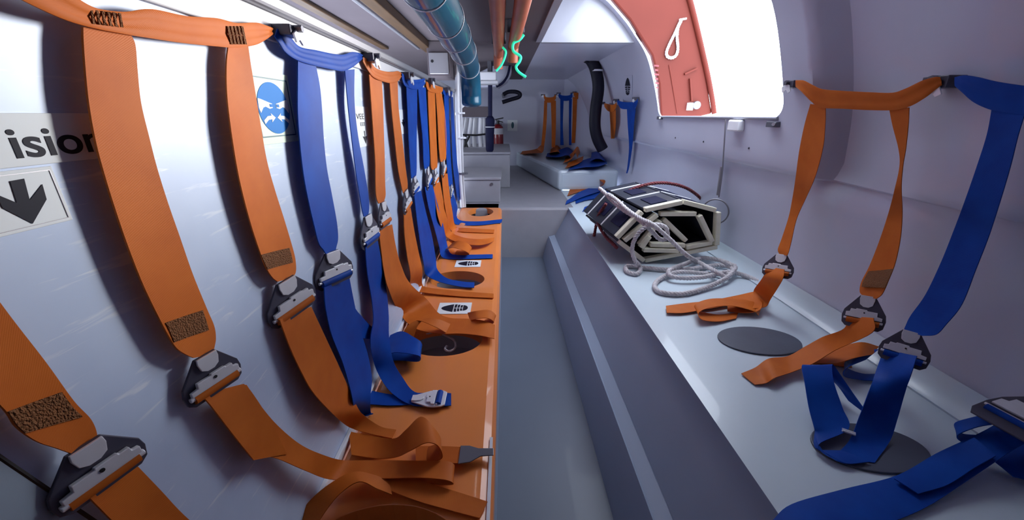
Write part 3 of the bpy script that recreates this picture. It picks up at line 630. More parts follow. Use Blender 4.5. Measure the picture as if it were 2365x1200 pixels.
bm = rope_bm(resample(tess(lp), .012), .011, 3, .05); cl = finish('cord_loop', bm, 'rope_white', h, smooth=70)
bm = bmesh.new(); obox(bm, ydoor(1576, 45) + V((0, -.008, 0)), V((.026, 0, .004)), V((-.001, 0, .006)), V((0, .008, 0))); finish('cord_clip', bm, 'white_paint', cl, bevel=.002)
bm = bmesh.new()
for k in range(6): obox(bm, ydoor(1516, 152 + 10 * k) + V((0, -.003, 0)), V((.012 if k % 2 else .018, 0, -.002)), V((0, 0, .006)), V((0, .002, 0)))
finish('faded_lettering', bm, 'rope_red', h)

def hullp(u, v, off=.0):
    """point on the hull side seen at u, v"""
    p = at(u, v, 'x', 1.2)
    for _ in range(8): p = at(u, v, 'x', hx(max(.5, p.z)) - off)
    return p
h = empty('lifting_cable', hullp(1700, 290), 'thin grey cable hanging from below the hatch to a wire ring by the ladder', 'cable')
bm = bmesh.new(); tube(bm, tess([hullp(1676, 276, .02), hullp(1672, 340, .02), hullp(1668, 400, .025), hullp(1660, 455, .035)]), .004, 8); finish('wire', bm, 'rail_grey', h, smooth=60)
bm = bmesh.new(); tube(bm, [hullp(1667, 385, .022), hullp(1658, 450, .035)], .009, 10); finish('sleeve', bm, 'rail_grey', h, smooth=60)
c = hullp(1652, 488, .07); bm = bmesh.new(); torus(bm, c, V((.72, -.69, 0)), V((0, 0, 1)), .072, .0045, 32, 8); finish('ring', bm, 'rail_grey', h, smooth=60)
bm = bmesh.new(); obox(bm, hullp(1700, 290, .015), V((.02, 0, 0)), V((0, .05, 0)), V((0, 0, .028))); finish('cleat', bm, 'white_paint', h, bevel=.008)
for u, v, lb in ((1524, 272, 'small dark catch under the far corner of the hatch opening'), (1786, 287, 'small dark catch under the near corner of the hatch opening')):
    r = empty('hatch_catch', hullp(u, v), lb, 'catch', 'catches under the hatch')
    bm = bmesh.new(); obox(bm, hullp(u, v, .008), V((.012, 0, 0)), V((0, .035, 0)), V((0, 0, .012))); finish('body', bm, 'steel_dark', r, bevel=.003)
    bm = bmesh.new(); tube(bm, [hullp(u, v, .018), hullp(u, v, .03)], .007, 8); finish('pin', bm, 'steel', r)

wr = bpy.data.objects['wall_right']
for u, v in ((1625, 327), (1730, 342), (1888, 367), (1560, 318)):
    bm = bmesh.new(); tube(bm, [hullp(u, v, -.004), hullp(u, v, .003)], .0055, 8); finish('rivet', bm, 'steel_dark', wr)
# ================================================================ HARNESSES ON THE RIGHT HULL (NEAR)
RG = 'seat harnesses along the right hull'
def hrows(rows):
    return [(hullp(r[0], r[1], r[4]), hullp(r[2], r[3], r[5] if len(r) > 5 else r[4])) for r in rows]
h = empty('seat_harness', hullp(1980, 220), 'orange harness on the right hull with two thin twisted straps', 'harness', RG)
strap('yoke_strap', hrows([(1838, 185, 1838, 200, .045), (1856, 186, 1852, 212, .055), (1878, 197, 1874, 234, .06), (1900, 206, 1896, 248, .06), (1950, 210, 1948, 251, .06), (2010, 213, 2008, 254, .06), (2060, 214, 2064, 254, .06), (2092, 204, 2100, 246, .06), (2130, 186, 2136, 226, .058), (2158, 178, 2164, 204, .05), (2172, 178, 2176, 196, .045)]), 'orange_web', h, wrinkle=.0015)
strap('shoulder_strap', hrows([(1872, 240, 1907, 246, .055), (1858, 290, 1906, 290, .06), (1846, 350, 1900, 345, .07), (1838, 410, 1882, 410, .08), (1831, 455, 1860, 460, .09), (1822, 500, 1840, 505, .1), (1806, 550, 1828, 556, .13), (1797, 575, 1822, 580, .15), (1800, 586, 1818, 590, .155)]), 'orange_web', h)
NR = V((-.75, -.65, .15)).normalized()
buckle(h, hullp(1806, 588, .155), hullp(1792, 640, .19), .044, NR, belt='orange_web')
strap('lap_strap', hrows([(1774, 615, 1812, 622, .19), (1762, 640, 1806, 648, .22)]) + brows([(1742, 668, 1780, 690, .06), (1738, 690, 1768, 708, .035), (1715, 690, 1730, 712, .03), (1690, 685, 1700, 708, .03)]), 'orange_web', h)
strap('belt_loop', brows([(1540, 722, 1538, 706, .012), (1580, 722, 1584, 700, .012), (1640, 712, 1640, 694, .012), (1700, 700, 1702, 682, .02), (1745, 690, 1752, 672, .035), (1760, 700, 1770, 680, .04), (1750, 718, 1762, 700, .03), (1715, 722, 1722, 706, .014), (1680, 718, 1680, 706, .012)]), 'orange_web', h)
strap('belt_loop', brows([(1700, 735, 1705, 722, .006), (1660, 742, 1655, 726, .012), (1622, 738, 1612, 716, .025), (1614, 722, 1606, 702, .042), (1640, 710, 1640, 690, .05), (1690, 706, 1690, 690, .045), (1740, 718, 1745, 698, .03), (1752, 728, 1758, 712, .012)]), 'orange_web', h)
strap('shoulder_strap', hrows([(2054, 250, 2100, 248, .055), (2062, 290, 2098, 290, .06), (2076, 345, 2092, 345, .065), (2078, 385, 2086, 380, .07), (2066, 440, 2082, 430, .08), (2050, 500, 2084, 490, .09), (2030, 560, 2080, 548, .105), (2008, 615, 2068, 606, .125), (1990, 650, 2052, 648, .145), (1986, 672, 2038, 678, .16), (1992, 682, 2024, 690, .165)]), 'orange_web', h)
strap('stitching', hrows([(2006, 626, 2064, 620, .132), (1994, 648, 2052, 646, .15), (1990, 662, 2044, 664, .16)]), 'thread', h, th=.001)
buckle(h, hullp(2006, 684, .167), hullp(1988, 758, .20), .041, NR, belt='orange_web')
strap('lap_strap', hrows([(1956, 728, 2018, 734, .20), (1950, 758, 2014, 768, .225)]) + brows([(1900, 778, 1930, 808, .09), (1860, 800, 1880, 838, .05), (1820, 822, 1832, 858, .025), (1775, 828, 1790, 872, .03), (1745, 848, 1770, 884, .012), (1712, 862, 1744, 888, .006)]), 'orange_web', h)
strap('belt_loop', brows([(2030, 800, 2015, 818, .05), (1990, 790, 1975, 826, .07), (1945, 800, 1935, 838, .05), (1905, 815, 1900, 838, .03), (1870, 822, 1870, 840, .02), (1905, 826, 1910, 842, .008), (1960, 830, 1968, 848, .008)]), 'orange_web', h)
def rbracket(h, u, v, s):
    c = hullp(u, v); bracket(h, c, V((-1, 0, 0)), V((0, -1, 0)), s)
rbracket(h, 1842, 195, .03)
h = empty('seat_harness', hullp(2250, 220), 'blue harness on the right hull reaching out of the right edge', 'harness', RG)
strap('yoke_strap', hrows([(2206, 178, 2206, 198, .045), (2226, 174, 2222, 212, .055), (2258, 178, 2250, 236, .06), (2300, 188, 2292, 254, .06), (2350, 196, 2345, 262, .06), (2420, 205, 2415, 275, .06), (2520, 225, 2515, 300, .06)]), 'blue_web', h, wrinkle=.0015)
strap('shoulder_strap', hrows([(2292, 246, 2372, 248, .055), (2280, 310, 2352, 312, .065), (2258, 380, 2334, 384, .075), (2232, 455, 2310, 465, .085), (2204, 530, 2284, 545, .1), (2174, 605, 2254, 622, .12), (2138, 680, 2222, 702, .145), (2104, 728, 2186, 748, .165), (2092, 752, 2162, 772, .175), (2088, 762, 2130, 775, .18)]), 'blue_web', h)
buckle(h, hullp(2106, 766, .182), hullp(2078, 840, .22), .041, NR, belt='blue_web')
strap('lap_strap', hrows([(2042, 805, 2118, 822, .22), (2026, 850, 2104, 865, .26)]) + brows([(2006, 905, 2088, 912, .10), (1985, 960, 2072, 968, .05), (1962, 1015, 2055, 1018, .015), (1925, 1055, 2020, 1068, .008)]), 'blue_web', h)
strap('belt_tail', brows([(2010, 1066, 1945, 1040, .012), (1945, 1068, 1885, 1035, .014), (1890, 1028, 1882, 1000, .02), (1960, 990, 1880, 985, .03), (1945, 940, 1868, 940, .05), (1925, 880, 1858, 880, .085), (1922, 842, 1852, 844, .10), (1935, 856, 1870, 850, .085), (1975, 915, 1925, 880, .045), (2010, 962, 1960, 925, .02)]), 'blue_web', h)
bm = bmesh.new()
for d in (0, .012): tube(bm, [bz(1945, 990 + 300 * d, .03), bz(1975, 1000 + 300 * d, .025)], .003, 8)
finish('slide_bar', bm, 'steel', h)
strap('belt_loop', brows([(2030, 806, 2000, 830, .05), (1985, 810, 1955, 850, .055), (1950, 842, 1950, 868, .03), (1990, 862, 1985, 876, .012), (2040, 862, 2035, 880, .012)]), 'blue_web', h)
rbracket(h, 2190, 190, .034)
# strap across the near end of the bench, its buckle at the edge of the frame
h = empty('seat_harness', bz(2365, 1040), 'dark blue strap lying across the bench in the lower right corner', 'harness', RG)
strap('lap_strap', brows([(1780, 1205, 1880, 1260, .006), (1828, 1164, 1920, 1230, .006), (1945, 1130, 2040, 1210, .008), (2070, 1098, 2140, 1170, .012), (2160, 1048, 2230, 1112, .025), (2230, 1015, 2300, 1065, .05), (2290, 985, 2350, 1032, .075), (2350, 945, 2410, 1000, .11), (2420, 900, 2470, 960, .14)]), 'blue_web', h)
strap('belt_fold', brows([(2065, 1105, 2120, 1140, .022), (2130, 1070, 2190, 1118, .03), (2200, 1035, 2250, 1080, .045), (2250, 1010, 2300, 1052, .065)]), 'blue_web', h)
strap('belt_loop', brows([(2300, 952, 2330, 975, .11), (2240, 965, 2260, 985, .085), (2205, 978, 2212, 1005, .06), (2220, 1000, 2228, 1022, .045), (2270, 1005, 2285, 1030, .055)]), 'blue_web', h)
buckle(h, bz(2480, 930, .15), bz(2300, 985, .115), .05, ZU, belt='blue_web')
strap('belt_tail', brows([(2290, 1060, 2340, 1100, .02), (2340, 1030, 2400, 1110, .03), (2420, 1010, 2480, 1090, .05)]), 'blue_web', h)

# ================================================================ ROLLED LADDER, ROPE
lad = empty('boarding_ladder', (.95, 2.15, BZ), 'rolled up boarding ladder of dark slats with cream ends on right bench', 'ladder')
YL = 2.06; DL = V((-.10, 1, 0)).normalized(); NLEN = .62
bars = [((1424, 550), (1484, 488)), ((1488, 485), (1576, 466)), ((1578, 466), (1656, 486)), ((1658, 488), (1654, 566)), ((1660, 570), (1488, 604)), ((1430, 558), (1488, 604)),
        ((1440, 556), (1518, 494)), ((1524, 494), (1610, 494)), ((1614, 496), (1644, 558)), ((1646, 560), (1584, 572)), ((1568, 578), (1484, 576)), ((1480, 572), (1500, 544)),
        ((1478, 568), (1526, 508)), ((1534, 506), (1588, 558)), ((1582, 566), (1500, 564))]
cen = at(1545, 535, 'y', YL)
for i, (a, b) in enumerate(bars):
    A = at(*a, 'y', YL); B = at(*b, 'y', YL); A.z = max(A.z, BZ + .02); B.z = max(B.z, BZ + .02)
    d = (B - A).normalized(); n = d.cross(V((0, 1, 0))).normalized(); mid = (A + B) / 2
    if n.dot(mid - cen) < 0: n = -n
    dep = random.uniform(-.012, .012)
    hl = (B - A).length / 2 * .97
    L = NLEN if i < 6 else NLEN * .96
    bm = bmesh.new(); obox(bm, mid + DL * (L / 2 + .02 + dep), d * hl, n * .007, DL * (L / 2)); sl = finish('slat', bm, 'ladder_black', lad, bevel=.002)
    for k, s in enumerate((.0, .42, .86) if i < 6 else (.0,)):
        bm = bmesh.new(); hh = .0125 if k == 0 else .006
        obox(bm, mid + DL * (dep + s * L + (.015 if k == 0 else 0)) + n * (0 if k == 0 else .006), d * hl, n * hh, DL * (.018 if k == 0 else .006)); finish('end_rail', bm, 'ladder_cream' if k == 0 else 'white_paint', sl, bevel=.004)
    if i < 4:
        for s in (.2, .62):
            bm = bmesh.new(); obox(bm, mid + DL * (s * L + dep) + n * .008, d * hl * .45, n * .004, DL * .07); finish('tread_pad', bm, 'navy', sl, bevel=.002)
def pl(u, v, y): return at(u, v, 'y', y)
r = finish('lashing_cord', rope_bm(resample(tess([pl(1372, 545, 2.6), pl(1385, 492, 2.62), pl(1420, 462, 2.55), pl(1462, 436, 2.5), pl(1520, 422, 2.48), pl(1575, 430, 2.5), pl(1612, 452, 2.55), pl(1632, 478, 2.58)]), .012), .011, 3, .05), 'rope_red', lad, smooth=70)
r = finish('lashing_cord', rope_bm(resample(tess([pl(1425, 572, 2.1), pl(1395, 540, 2.3), pl(1380, 505, 2.45), pl(1400, 470, 2.4)]), .012), .011, 3, .05), 'rope_red', lad, smooth=70)
rp = [pl(1384, 434, 2.42), pl(1398, 446, 2.36), pl(1415, 464, 2.30), pl(1440, 485, 2.18), pl(1470, 503, 2.06), pl(1500, 528, 1.99), pl(1524, 552, 1.985), pl(1540, 548, 1.975), pl(1538, 526, 1.97), pl(1515, 518, 1.975), pl(1490, 525, 1.98), pl(1470, 545, 1.985), pl(1460, 572, 1.98), pl(1466, 600, 1.95)]
rp += [bz(1480, 618, .02), bz(1470, 632, .014), bz(1448, 626, .014), bz(1450, 614, .014), bz(1490, 618, .016), bz(1540, 622, .016), bz(1600, 620, .016), bz(1660, 612, .02), bz(1690, 618, .03)]
rp += [bz(1685, 632, .03), bz(1640, 632, .016), bz(1570, 628, .03), bz(1530, 640, .016), bz(1512, 658, .014), bz(1525, 674, .014), bz(1575, 678, .014), bz(1630, 664, .016), bz(1680, 640, .03), bz(1698, 618, .04), bz(1688, 610, .045), bz(1660, 600, .04), bz(1620, 596, .03), bz(1585, 608, .035), bz(1545, 625, .04), bz(1560, 640, .03), bz(1620, 640, .03), bz(1680, 628, .035), bz(1720, 636, .016), bz(1765, 655, .012)]
o = finish('rope', rope_bm(resample(tess(rp), .012), .0125, 3, .05), 'rope_white', None, smooth=70)
tag(o, 'white laid rope knotted over the rolled ladder and coiled on the bench', 'rope')
o = finish('rope', rope_bm(resample(tess([pl(1404, 448, 2.33), pl(1425, 462, 2.25), pl(1450, 485, 2.13), pl(1480, 505, 2.03), pl(1510, 520, 1.955), pl(1550, 555, 1.945), pl(1585, 588, 1.93)] + [bz(1612, 604, .03), bz(1650, 625, .05), bz(1675, 640, .03)]), .012), .0125, 3, .05), 'rope_white', None, smooth=70)
tag(o, 'straight white rope running down the front of the rolled ladder', 'rope')

# ================================================================ OVERHEAD PIPES
h = empty('ventilation_tube', (-.225, 1.4, 1.62), 'thick teal tube with thin pale bands hanging under the ceiling', 'tube')
TP = [V((-.215, -.9, 1.63)), V((-.22, .6, 1.63)), V((-.225, 1.5, 1.63)), V((-.23, 2.3, 1.625)), V((-.235, 2.75, 1.605)), V((-.24, 3.0, 1.54)), V((-.242, 3.1, 1.44)), V((-.243, 3.11, 1.345))]
tp = tess(TP, n=12); bm = bmesh.new(); rr = [.072] * (len(tp) - 3) + [.068, .06, .04]
tp = tp[:-1] + [tp[-1] , tp[-1] + V((0, 0, -.012))]; rr = [.072] * (len(tp) - 3) + [.07, .062, .035]
tube(bm, tp, rr, 24); finish('tube', bm, 'teal_tube', h, smooth=60)
for yb in (.9, 1.32, 1.68, 2.08, 2.5, 2.9):
    k = min(range(1, len(tp) - 1), key=lambda i: abs(tp[i].y - yb)); t = (tp[k + 1] - tp[k - 1]).normalized(); a = t.orthogonal().normalized()
    bm = bmesh.new(); torus(bm, tp[k], a, t.cross(a), .0735, .0022, 32, 6); finish('band', bm, 'white_paint', h, smooth=60)
PG = 'copper coloured pipes under the ceiling'
for x, ye, lb in ((-.028, 3.35, 'left of two copper orange ceiling pipes, the one nearer the teal tube'), (.078, 2.95, 'right of two copper orange ceiling pipes, beside the bright hood')):
    h = empty('ceiling_pipe', (x, 1.5, 1.72), lb, 'pipe', PG)
    pts = [V((x + .012, -1.0, 1.725)), V((x + .004, 1.5, 1.722)), V((x - .012, ye - .1, 1.72)), V((x - .016, ye, 1.70)), V((x - .018, ye + .03, 1.62))]
    bm = bmesh.new(); tube(bm, tess(pts, n=5), .036, 16); finish('tube', bm, 'copper_orange', h, smooth=60)
    bm = bmesh.new(); obox(bm, V((x - .008, ye - .35, 1.765)), V((.05, 0, 0)), V((0, .014, 0)), V((0, 0, .035))); finish('clamp', bm, 'steel_dark', h, bevel=.004)
GG = 'green glowing cords'
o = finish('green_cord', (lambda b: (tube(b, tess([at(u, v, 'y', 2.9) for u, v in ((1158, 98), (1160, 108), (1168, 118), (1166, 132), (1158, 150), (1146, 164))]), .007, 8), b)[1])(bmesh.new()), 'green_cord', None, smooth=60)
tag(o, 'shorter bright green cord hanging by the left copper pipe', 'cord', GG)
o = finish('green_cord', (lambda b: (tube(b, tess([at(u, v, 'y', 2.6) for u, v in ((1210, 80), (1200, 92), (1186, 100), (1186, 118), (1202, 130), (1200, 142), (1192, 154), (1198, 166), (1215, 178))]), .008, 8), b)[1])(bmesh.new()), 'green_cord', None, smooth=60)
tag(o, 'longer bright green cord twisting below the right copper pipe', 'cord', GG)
# second small boxes and lamp under the ceiling
h = empty('junction_box', at(1015, 150, 'y', 3.3), 'grey junction box hanging under the ceiling left of the teal tube', 'box')
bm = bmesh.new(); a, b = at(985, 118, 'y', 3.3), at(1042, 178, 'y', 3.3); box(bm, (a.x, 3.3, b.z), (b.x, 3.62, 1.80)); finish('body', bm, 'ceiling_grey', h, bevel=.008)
bm = bmesh.new(); box(bm, (a.x + .015, 3.285, b.z + .02), (b.x - .015, 3.3, a.z - .01)); finish('cover', bm, 'rail_grey', h, bevel=.005)
bm = bmesh.new(); c = at(998, 141, 'y', 3.283); tube(bm, [c, c + V((0, .004, 0))], .011, 10); finish('screw', bm, 'black', h)
h = empty('ceiling_lamp', at(1110, 185, 'y', 4.4), 'white ceiling lamp half hidden behind the end of the teal tube', 'lamp')
bm = bmesh.new(); a, b = at(1058, 165, 'y', 4.4), at(1146, 186, 'y', 4.4); box(bm, (a.x, 4.4, b.z), (b.x, 4.6, a.z)); finish('body', bm, 'white_paint', h, bevel=.012)
for xx in (a.x + .05, b.x - .09):
    bm = bmesh.new(); box(bm, (xx, 4.46, a.z - .01), (xx + .04, 4.5, 1.80)); finish('bracket', bm, 'steel_dark', h)
bm = bmesh.new(); box(bm, (a.x - .02, 4.39, b.z - .03), (b.x + .02, 4.62, b.z + .002)); finish('base', bm, 'off_white', h, bevel=.008)
h = empty('roof_bin', at(1130, 192, 'y', 4.9), 'pale rounded bin slung under the roof behind the copper pipe', 'bin')
bm = bmesh.new(); prism(bm, [at(u, v, 'y', 4.9) for u, v in ((1062, 188), (1180, 130), (1182, 165), (1172, 185), (1150, 200), (1062, 205))], V((0, .5, 0))); finish('body', bm, 'gelcoat', h, bevel=.02)

# ================================================================ FAR END
# white poles at the end of the partition
for us, lb in (((1056, 1062, 1068), 'white pole at the end of the left panel, nearer the straps'), ((1064, 1069, 1074), 'thinner grey pole just right of the white pole')):
    y = 3.47 if us[0] == 1056 else 3.5
    h = empty('pole', at(us[1], 300, 'y', y), lb, 'pole', 'poles at the end of the left panel')
    bm = bmesh.new(); tube(bm, tess([at(us[0], 150, 'y', y), at(us[0] + 1, 260, 'y', y), at(us[1], 400, 'y', y), at(us[2], 478, 'y', y)]), .018 if us[0] == 1056 else .010, 12); finish('tube', bm, 'white_paint' if us[0] == 1056 else 'off_white', h, smooth=60)
    for v in (261, 318, 400):
        bm = bmesh.new(); c = at(us[0] + 3 + (v - 261) * .05, v, 'y', y); tube(bm, [c + V((0, 0, -.006)), c + V((0, 0, .006))], .026, 12); finish('clip', bm, 'steel_dark' if v == 400 else 'white_paint', h)
h = empty('white_conduit', at(1060, 250, 'y', 3.6), 'short bent white conduit leaving the pole below the teal tube', 'conduit')
bm = bmesh.new(); tube(bm, tess([at(1056, 262, 'y', 3.55), at(1062, 252, 'y', 3.6), at(1072, 242, 'y', 3.65), at(1080, 236, 'y', 3.7)]), .011, 10); finish('tube', bm, 'white_paint', h, smooth=60)
bm = bmesh.new(); c = at(1056, 262, 'y', 3.55); tube(bm, [c + V((0, 0, -.014)), c + V((0, 0, .006))], .018, 10); finish('socket', bm, 'white_paint', h, smooth=40)
# rack with pale tubes, dark shelf and crossed legs on the higher locker
YR = 5.3
h = empty('equipment_rack', at(1095, 345, 'y', YR), 'dark rack holding pale upright rolls on the far locker', 'rack')
bm = bmesh.new(); a, b = at(1060, 246, 'y', YR), at(1130, 270, 'y', YR); box(bm, (a.x, YR - .1, b.z), (b.x, YR + .5, a.z)); finish('top_shelf', bm, 'ceiling_grey', h, bevel=.01)
bm = bmesh.new(); tube(bm, [at(1062, 311, 'y', YR - .08), at(1100, 312, 'y', YR - .08), at(1126, 309, 'y', YR - .08)], .012, 8); finish('bar', bm, 'black', h)
for k, (ut, ub, w, m) in enumerate(((1068, 1064, 8, 'white_paint'), (1078, 1072, 9, 'clear_hose'), (1088, 1083, 7, 'white_paint'), (1098, 1095, 9, 'clear_hose'), (1110, 1108, 8, 'white_paint'), (1118, 1118, 7, 'clear_hose'))):
    bm = bmesh.new(); tube(bm, [at(ut, 272, 'y', YR + .05), at(ub, 310, 'y', YR + .05), at(ub - 2 + k, 347, 'y', YR + .05)], w * .0034, 12); finish('roll', bm, m, h, smooth=40)
bm = bmesh.new()
for p, q in (((1076, 313), (1072, 348)), ((1072, 318), (1082, 346)), ((1084, 314), (1074, 334)), ((1070, 348), (1064, 338))): tube(bm, [at(*p, 'y', YR - .06), at(*q, 'y', YR - .06)], .013, 8)
finish('leg_frame', bm, 'black', h)
a = at(1060, 350, 'y', YR)
bm = bmesh.new(); box(bm, (a.x, YR - .12, .886), (b.x + .02, YR + .5, a.z + .02)); finish('base', bm, 'off_white', h, bevel=.006)
# navy pole with a wrapped bundle
h = empty('wrapped_pole', at(1134, 180, 'y', 4.6), 'dark navy pole hanging from the roof with a wrapped bundle and tail', 'pole')
yy = 4.6
bm = bmesh.new(); tube(bm, [V((at(1133, 170, 'y', yy).x, yy, 1.80)), at(1132, 200, 'y', yy), at(1132, 280, 'y', yy)], .024, 12); finish('shaft', bm, 'navy', h, smooth=60)
bm = bmesh.new(); tube(bm, [at(1132, 268, 'y', yy), at(1132, 275, 'y', yy), at(1131, 310, 'y', yy), at(1131, 345, 'y', yy), at(1130, 356, 'y', yy)], [.03, .052, .05, .045, .02], 14); finish('bundle', bm, 'navy', h, smooth=60)
bm = bmesh.new(); tube(bm, tess([at(1131, 350, 'y', yy), at(1129, 370, 'y', yy), at(1128, 382, 'y', yy), at(1130, 394, 'y', yy)]), .017, 10); finish('tail', bm, 'hose_black', h, smooth=60)
bm = bmesh.new(); c = at(1132, 293, 'y', yy); tube(bm, [c + V((0, 0, -.004)), c + V((0, 0, .004))], .054, 14); finish('tie', bm, 'off_white', h)
# fire extinguisher on the end wall
ye = 5.95
h = empty('fire_extinguisher', at(1152, 335, 'y', ye), 'red fire extinguisher with white label behind the navy pole', 'extinguisher')
c0 = at(1151, 335, 'y', ye); c1 = at(1150, 286, 'y', ye); r0 = .075
bm = bmesh.new(); tube(bm, [c0, c0 + V((0, 0, .008)), c0.lerp(c1, .3), c0.lerp(c1, .85), c0.lerp(c1, .95), c1], [r0 * .85, r0, r0, r0, r0 * .7, r0 * .3], 20); bd = finish('cylinder', bm, 'red_paint', h, smooth=50)
bm = bmesh.new(); tube(bm, [c0.lerp(c1, .52), c0.lerp(c1, .8)], r0 * 1.01, 20); finish('label', bm, 'off_white', bd, smooth=50)
bm = bmesh.new(); tube(bm, [c1, c1 + V((0, 0, .05))], .022, 10); obox(bm, c1 + V((.02, 0, .07)), V((.06, 0, .012)), V((0, .014, 0)), V((0, 0, .008))); obox(bm, c1 + V((.025, 0, .035)), V((.05, 0, -.012)), V((0, .014, 0)), V((0, 0, .007))); finish('handle', bm, 'black', h)
bm = bmesh.new(); box(bm, (c0.x - .05, ye + .07, c0.z), (c0.x + .05, Y1, c1.z)); finish('wall_bracket', bm, 'steel_dark', h)
# black hose hook and the broad black hose
h = empty('hose_hook', at(1200, 225, 'y', 5.9), 'black hose bent like a hook near the far wall', 'hose')
bm = bmesh.new(); tube(bm, tess([at(1162, 218, 'y', 5.9), at(1175, 212, 'y', 5.9), at(1192, 212, 'y', 5.9), at(1201, 217, 'y', 5.9), at(1198, 224, 'y', 5.9), at(1182, 229, 'y', 5.9), at(1160, 236, 'y', 5.9)]), .027, 12); finish('tube', bm, 'hose_black', h, smooth=60)
bm = bmesh.new(); c = at(1162, 218, 'y', 5.9); tube(bm, [c, V((c.x, Y1, c.z))], .02, 8); finish('wall_stub', bm, 'steel_dark', h)
h = empty('broad_hose', at(1380, 300, 'y', 5.2), 'broad black hose curving down the far right corner', 'hose')
yh = 4.5
pts = [V((at(1352, 110, 'y', yh).x, yh, 1.80)), at(1358, 130, 'y', yh), at(1374, 155, 'y', yh), at(1382, 200, 'y', yh), at(1376, 250, 'y', yh), at(1374, 290, 'y', yh), at(1380, 320, 'y', yh), at(1392, 345, 'y', yh)]
bm = bmesh.new(); tube(bm, tess(pts), .062, 16); finish('tube', bm, 'hose_black', h, smooth=60)
bm = bmesh.new(); c = at(1378, 163, 'y', yh); tube(bm, [c + V((0, 0, -.008)), c + V((0, 0, .008))], .068, 16); finish('band', bm, 'white_paint', h)
h = empty('grey_conduit', at(1170, 170, 'y', 4.8), 'thin dark cable looping down from the roof beside the right copper pipe', 'cable')
bm = bmesh.new(); tube(bm, tess([V((at(1180, 130, 'y', 4.85).x, 4.85, 1.80)), at(1178, 150, 'y', 4.85), at(1172, 175, 'y', 4.85), at(1160, 192, 'y', 4.85), at(1146, 200, 'y', 4.85)]), .014, 8); finish('cable', bm, 'navy', h, smooth=60)
# signs at the far end
h = empty('small_sign', at(1183, 290, 'y', Y1 - .002), 'small white sign with grey mark on the far wall right of the extinguisher', 'sign')
a, b = at(1172, 277, 'y', Y1 - .002), at(1195, 302, 'y', Y1 - .002)
bm = bmesh.new(); box(bm, (a.x, Y1 - .004, b.z), (b.x, Y1 - .0005, a.z)); finish('plate', bm, 'sign_white', h)
bm = bmesh.new(); c = at(1184, 289, 'y', Y1 - .006); prism(bm, disc_pts(c, V((.022, 0, 0)), V((0, 0, .05)), 20), V((0, .0015, 0))); finish('mark', bm, 'sign_teal', h)
h = empty('step_sign', hullp(1450, 200), 'upright black shoe print mark on the hull wall above a blue harness', 'sign', 'footprint signs')
c = hullp(1450, 200, .002); e1 = (hullp(1450, 180, .002) - hullp(1450, 220, .002)) / 2; e2 = (hullp(1459, 200, .002) - hullp(1441, 200, .002)) / 2; nn = e1.cross(e2).normalized()
if nn.x > 0: nn = -nn
bm = bmesh.new(); prism(bm, [c + e1 * x + e2 * y for x, y in ((-1.25, -1.1), (1.25, -1.1), (1.25, 1.1), (-1.25, 1.1))], nn * .001); finish('plate', bm, 'gelcoat', h)
footprint(h, c + nn * .002, -e1, e2 * 1.6, nn * .0008)

# far harnesses: on the hull side and on the end wall
FG = 'seat harnesses at the far end'
def far_harness(color, label, anchors, yoke, straps, piles, pos, plane, tails=()):
    """anchors, yoke rows, strap rows in measured points; pos(u, v, off) places them on their wall"""
    h = empty('seat_harness', pos(*anchors[0], 0), label, 'harness', FG)
    m = color + '_web'
    conv = lambda rows, o: [(pos(r[0], r[1], o), pos(r[2], r[3], o)) for r in rows]
    strap('yoke_strap', conv(yoke, .05), m, h, n=4)
    for s in straps: strap('shoulder_strap', conv(s, .045), m, h, n=4)
    for p in piles: strap('belt_loop', p, m, h, n=5)
    out = V((0, -1, 0)) if plane == 'y' else V((-1, 0, 0)); al = V((1, 0, 0)) if plane == 'y' else V((0, -1, 0))
    for u, v in anchors: bracket(h, pos(u, v, 0), out, al, .03)
    return h
def hz(u, v, o): return hullp(u, v, o)
def ez(u, v, o): return at(u, v, 'y', 6.3 - o)
def zr(rows, z): return [(at(r[0], r[1], 'z', z + r[4]), at(r[2], r[3], 'z', z + r[4])) for r in rows]
far_harness('orange', 'small orange harness on the hull just right of the broad black hose', [(1396, 238)], [(1396, 238, 1396, 246), (1404, 240, 1404, 256), (1416, 242, 1416, 258), (1424, 236, 1424, 246)], [[(1408, 254, 1422, 254), (1410, 290, 1422, 290), (1411, 320, 1419, 320)]],
            [zr([(1310, 452, 1316, 436, .01), (1345, 440, 1350, 430, .02), (1380, 432, 1385, 420, .03), (1395, 425, 1402, 395, .1), (1385, 415, 1392, 398, .12)], BZ)], hz, 'x')
far_harness('blue', 'blue harness with a narrow hanging strap below the shoe print mark', [(1428, 232), (1474, 228)], [(1426, 230, 1426, 238), (1434, 234, 1434, 250), (1450, 236, 1450, 252), (1466, 234, 1466, 250), (1473, 228, 1473, 236)], [[(1448, 250, 1468, 250), (1450, 290, 1464, 290), (1453, 340, 1460, 340), (1449, 385, 1453, 385), (1446, 400, 1449, 400)]],
            [zr([(1330, 470, 1328, 456, .008), (1352, 462, 1350, 446, .012), (1382, 456, 1380, 436, .02), (1410, 446, 1408, 426, .02)], BZ), zr([(1306, 472, 1308, 464, .008), (1345, 455, 1345, 440, .02), (1390, 440, 1390, 425, .03)], BZ), zr([(1345, 488, 1350, 478, .008), (1380, 478, 1382, 465, .02), (1400, 462, 1402, 450, .02)], BZ)], hz, 'x')
ZB = .71
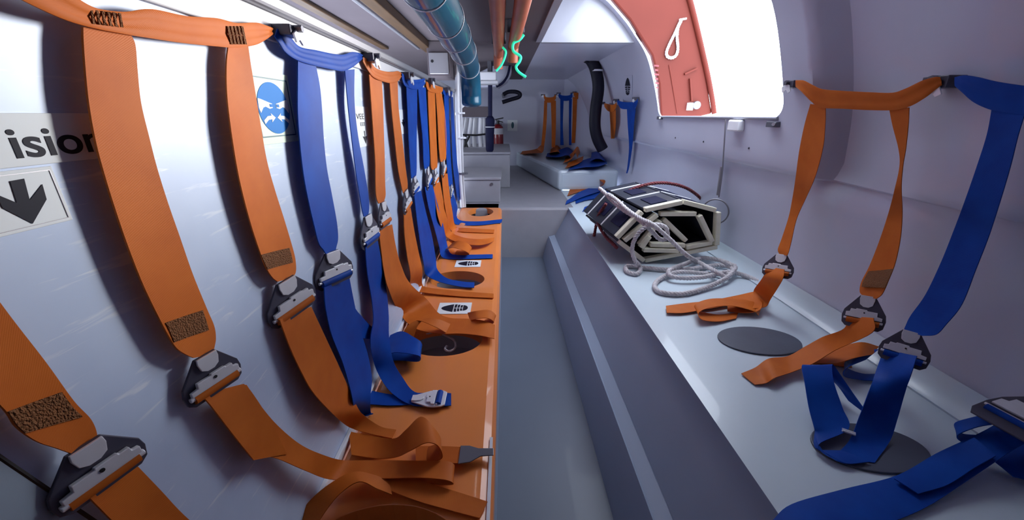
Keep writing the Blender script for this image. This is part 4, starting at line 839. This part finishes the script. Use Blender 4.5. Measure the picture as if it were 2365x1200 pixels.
far_harness('orange', 'orange harness at the left end of the row on the far wall', [(1254, 220), (1285, 220)], [(1256, 218, 1256, 226), (1262, 224, 1262, 236), (1276, 224, 1276, 236), (1284, 218, 1284, 228)], [[(1257, 232, 1264, 232), (1254, 290, 1262, 290), (1249, 345, 1256, 345)], [(1272, 232, 1284, 232), (1274, 290, 1284, 290), (1274, 340, 1282, 340)]],
            [zr([(1200, 356, 1206, 349, .01), (1230, 354, 1234, 345, .03), (1252, 352, 1254, 336, .1), (1240, 345, 1250, 335, .12)], ZB), zr([(1268, 354, 1272, 345, .03), (1285, 350, 1286, 334, .1), (1296, 354, 1300, 344, .02)], ZB)], ez, 'y')
far_harness('blue', 'dark blue harness on the far wall between two orange ones', [(1290, 216), (1322, 216)], [(1290, 214, 1290, 224), (1298, 220, 1298, 232), (1314, 220, 1314, 232), (1322, 214, 1322, 224)], [[(1294, 228, 1302, 228), (1294, 290, 1300, 290), (1294, 335, 1302, 335)], [(1314, 228, 1321, 228), (1314, 290, 1319, 290), (1314, 335, 1320, 335)]],
            [zr([(1260, 362, 1264, 354, .02), (1290, 362, 1294, 345, .06), (1310, 358, 1312, 340, .08), (1320, 366, 1326, 352, .02)], ZB)], ez, 'y')
far_harness('orange', 'brighter orange harness on the far wall left of the broad black hose', [(1326, 214), (1353, 212)], [(1325, 212, 1325, 220), (1332, 214, 1332, 228), (1344, 214, 1344, 228), (1352, 208, 1352, 218)], [[(1323, 224, 1333, 224), (1322, 280, 1331, 280), (1320, 330, 1328, 330)], [(1337, 222, 1349, 222), (1338, 280, 1348, 280), (1336, 325, 1344, 325)]],
            [zr([(1300, 376, 1306, 364, .02), (1318, 368, 1322, 352, .06), (1328, 352, 1334, 338, .14), (1335, 366, 1340, 352, .06)], ZB), zr([(1305, 388, 1312, 376, .012), (1330, 380, 1334, 366, .03), (1345, 372, 1348, 360, .03)], ZB)], ez, 'y')
far_harness('blue', 'blue harness on the far wall partly hidden by the broad black hose', [(1357, 208)], [(1357, 206, 1357, 214), (1364, 210, 1364, 224), (1376, 210, 1376, 222)], [[(1354, 218, 1362, 218), (1350, 280, 1358, 280), (1345, 330, 1353, 330)]],
            [zr([(1312, 392, 1320, 380, .01), (1350, 386, 1352, 368, .03), (1380, 384, 1384, 360, .05), (1402, 378, 1404, 362, .02)], ZB), zr([(1362, 372, 1366, 352, .06), (1380, 366, 1384, 348, .09), (1398, 372, 1402, 356, .03)], ZB)], ez, 'y')
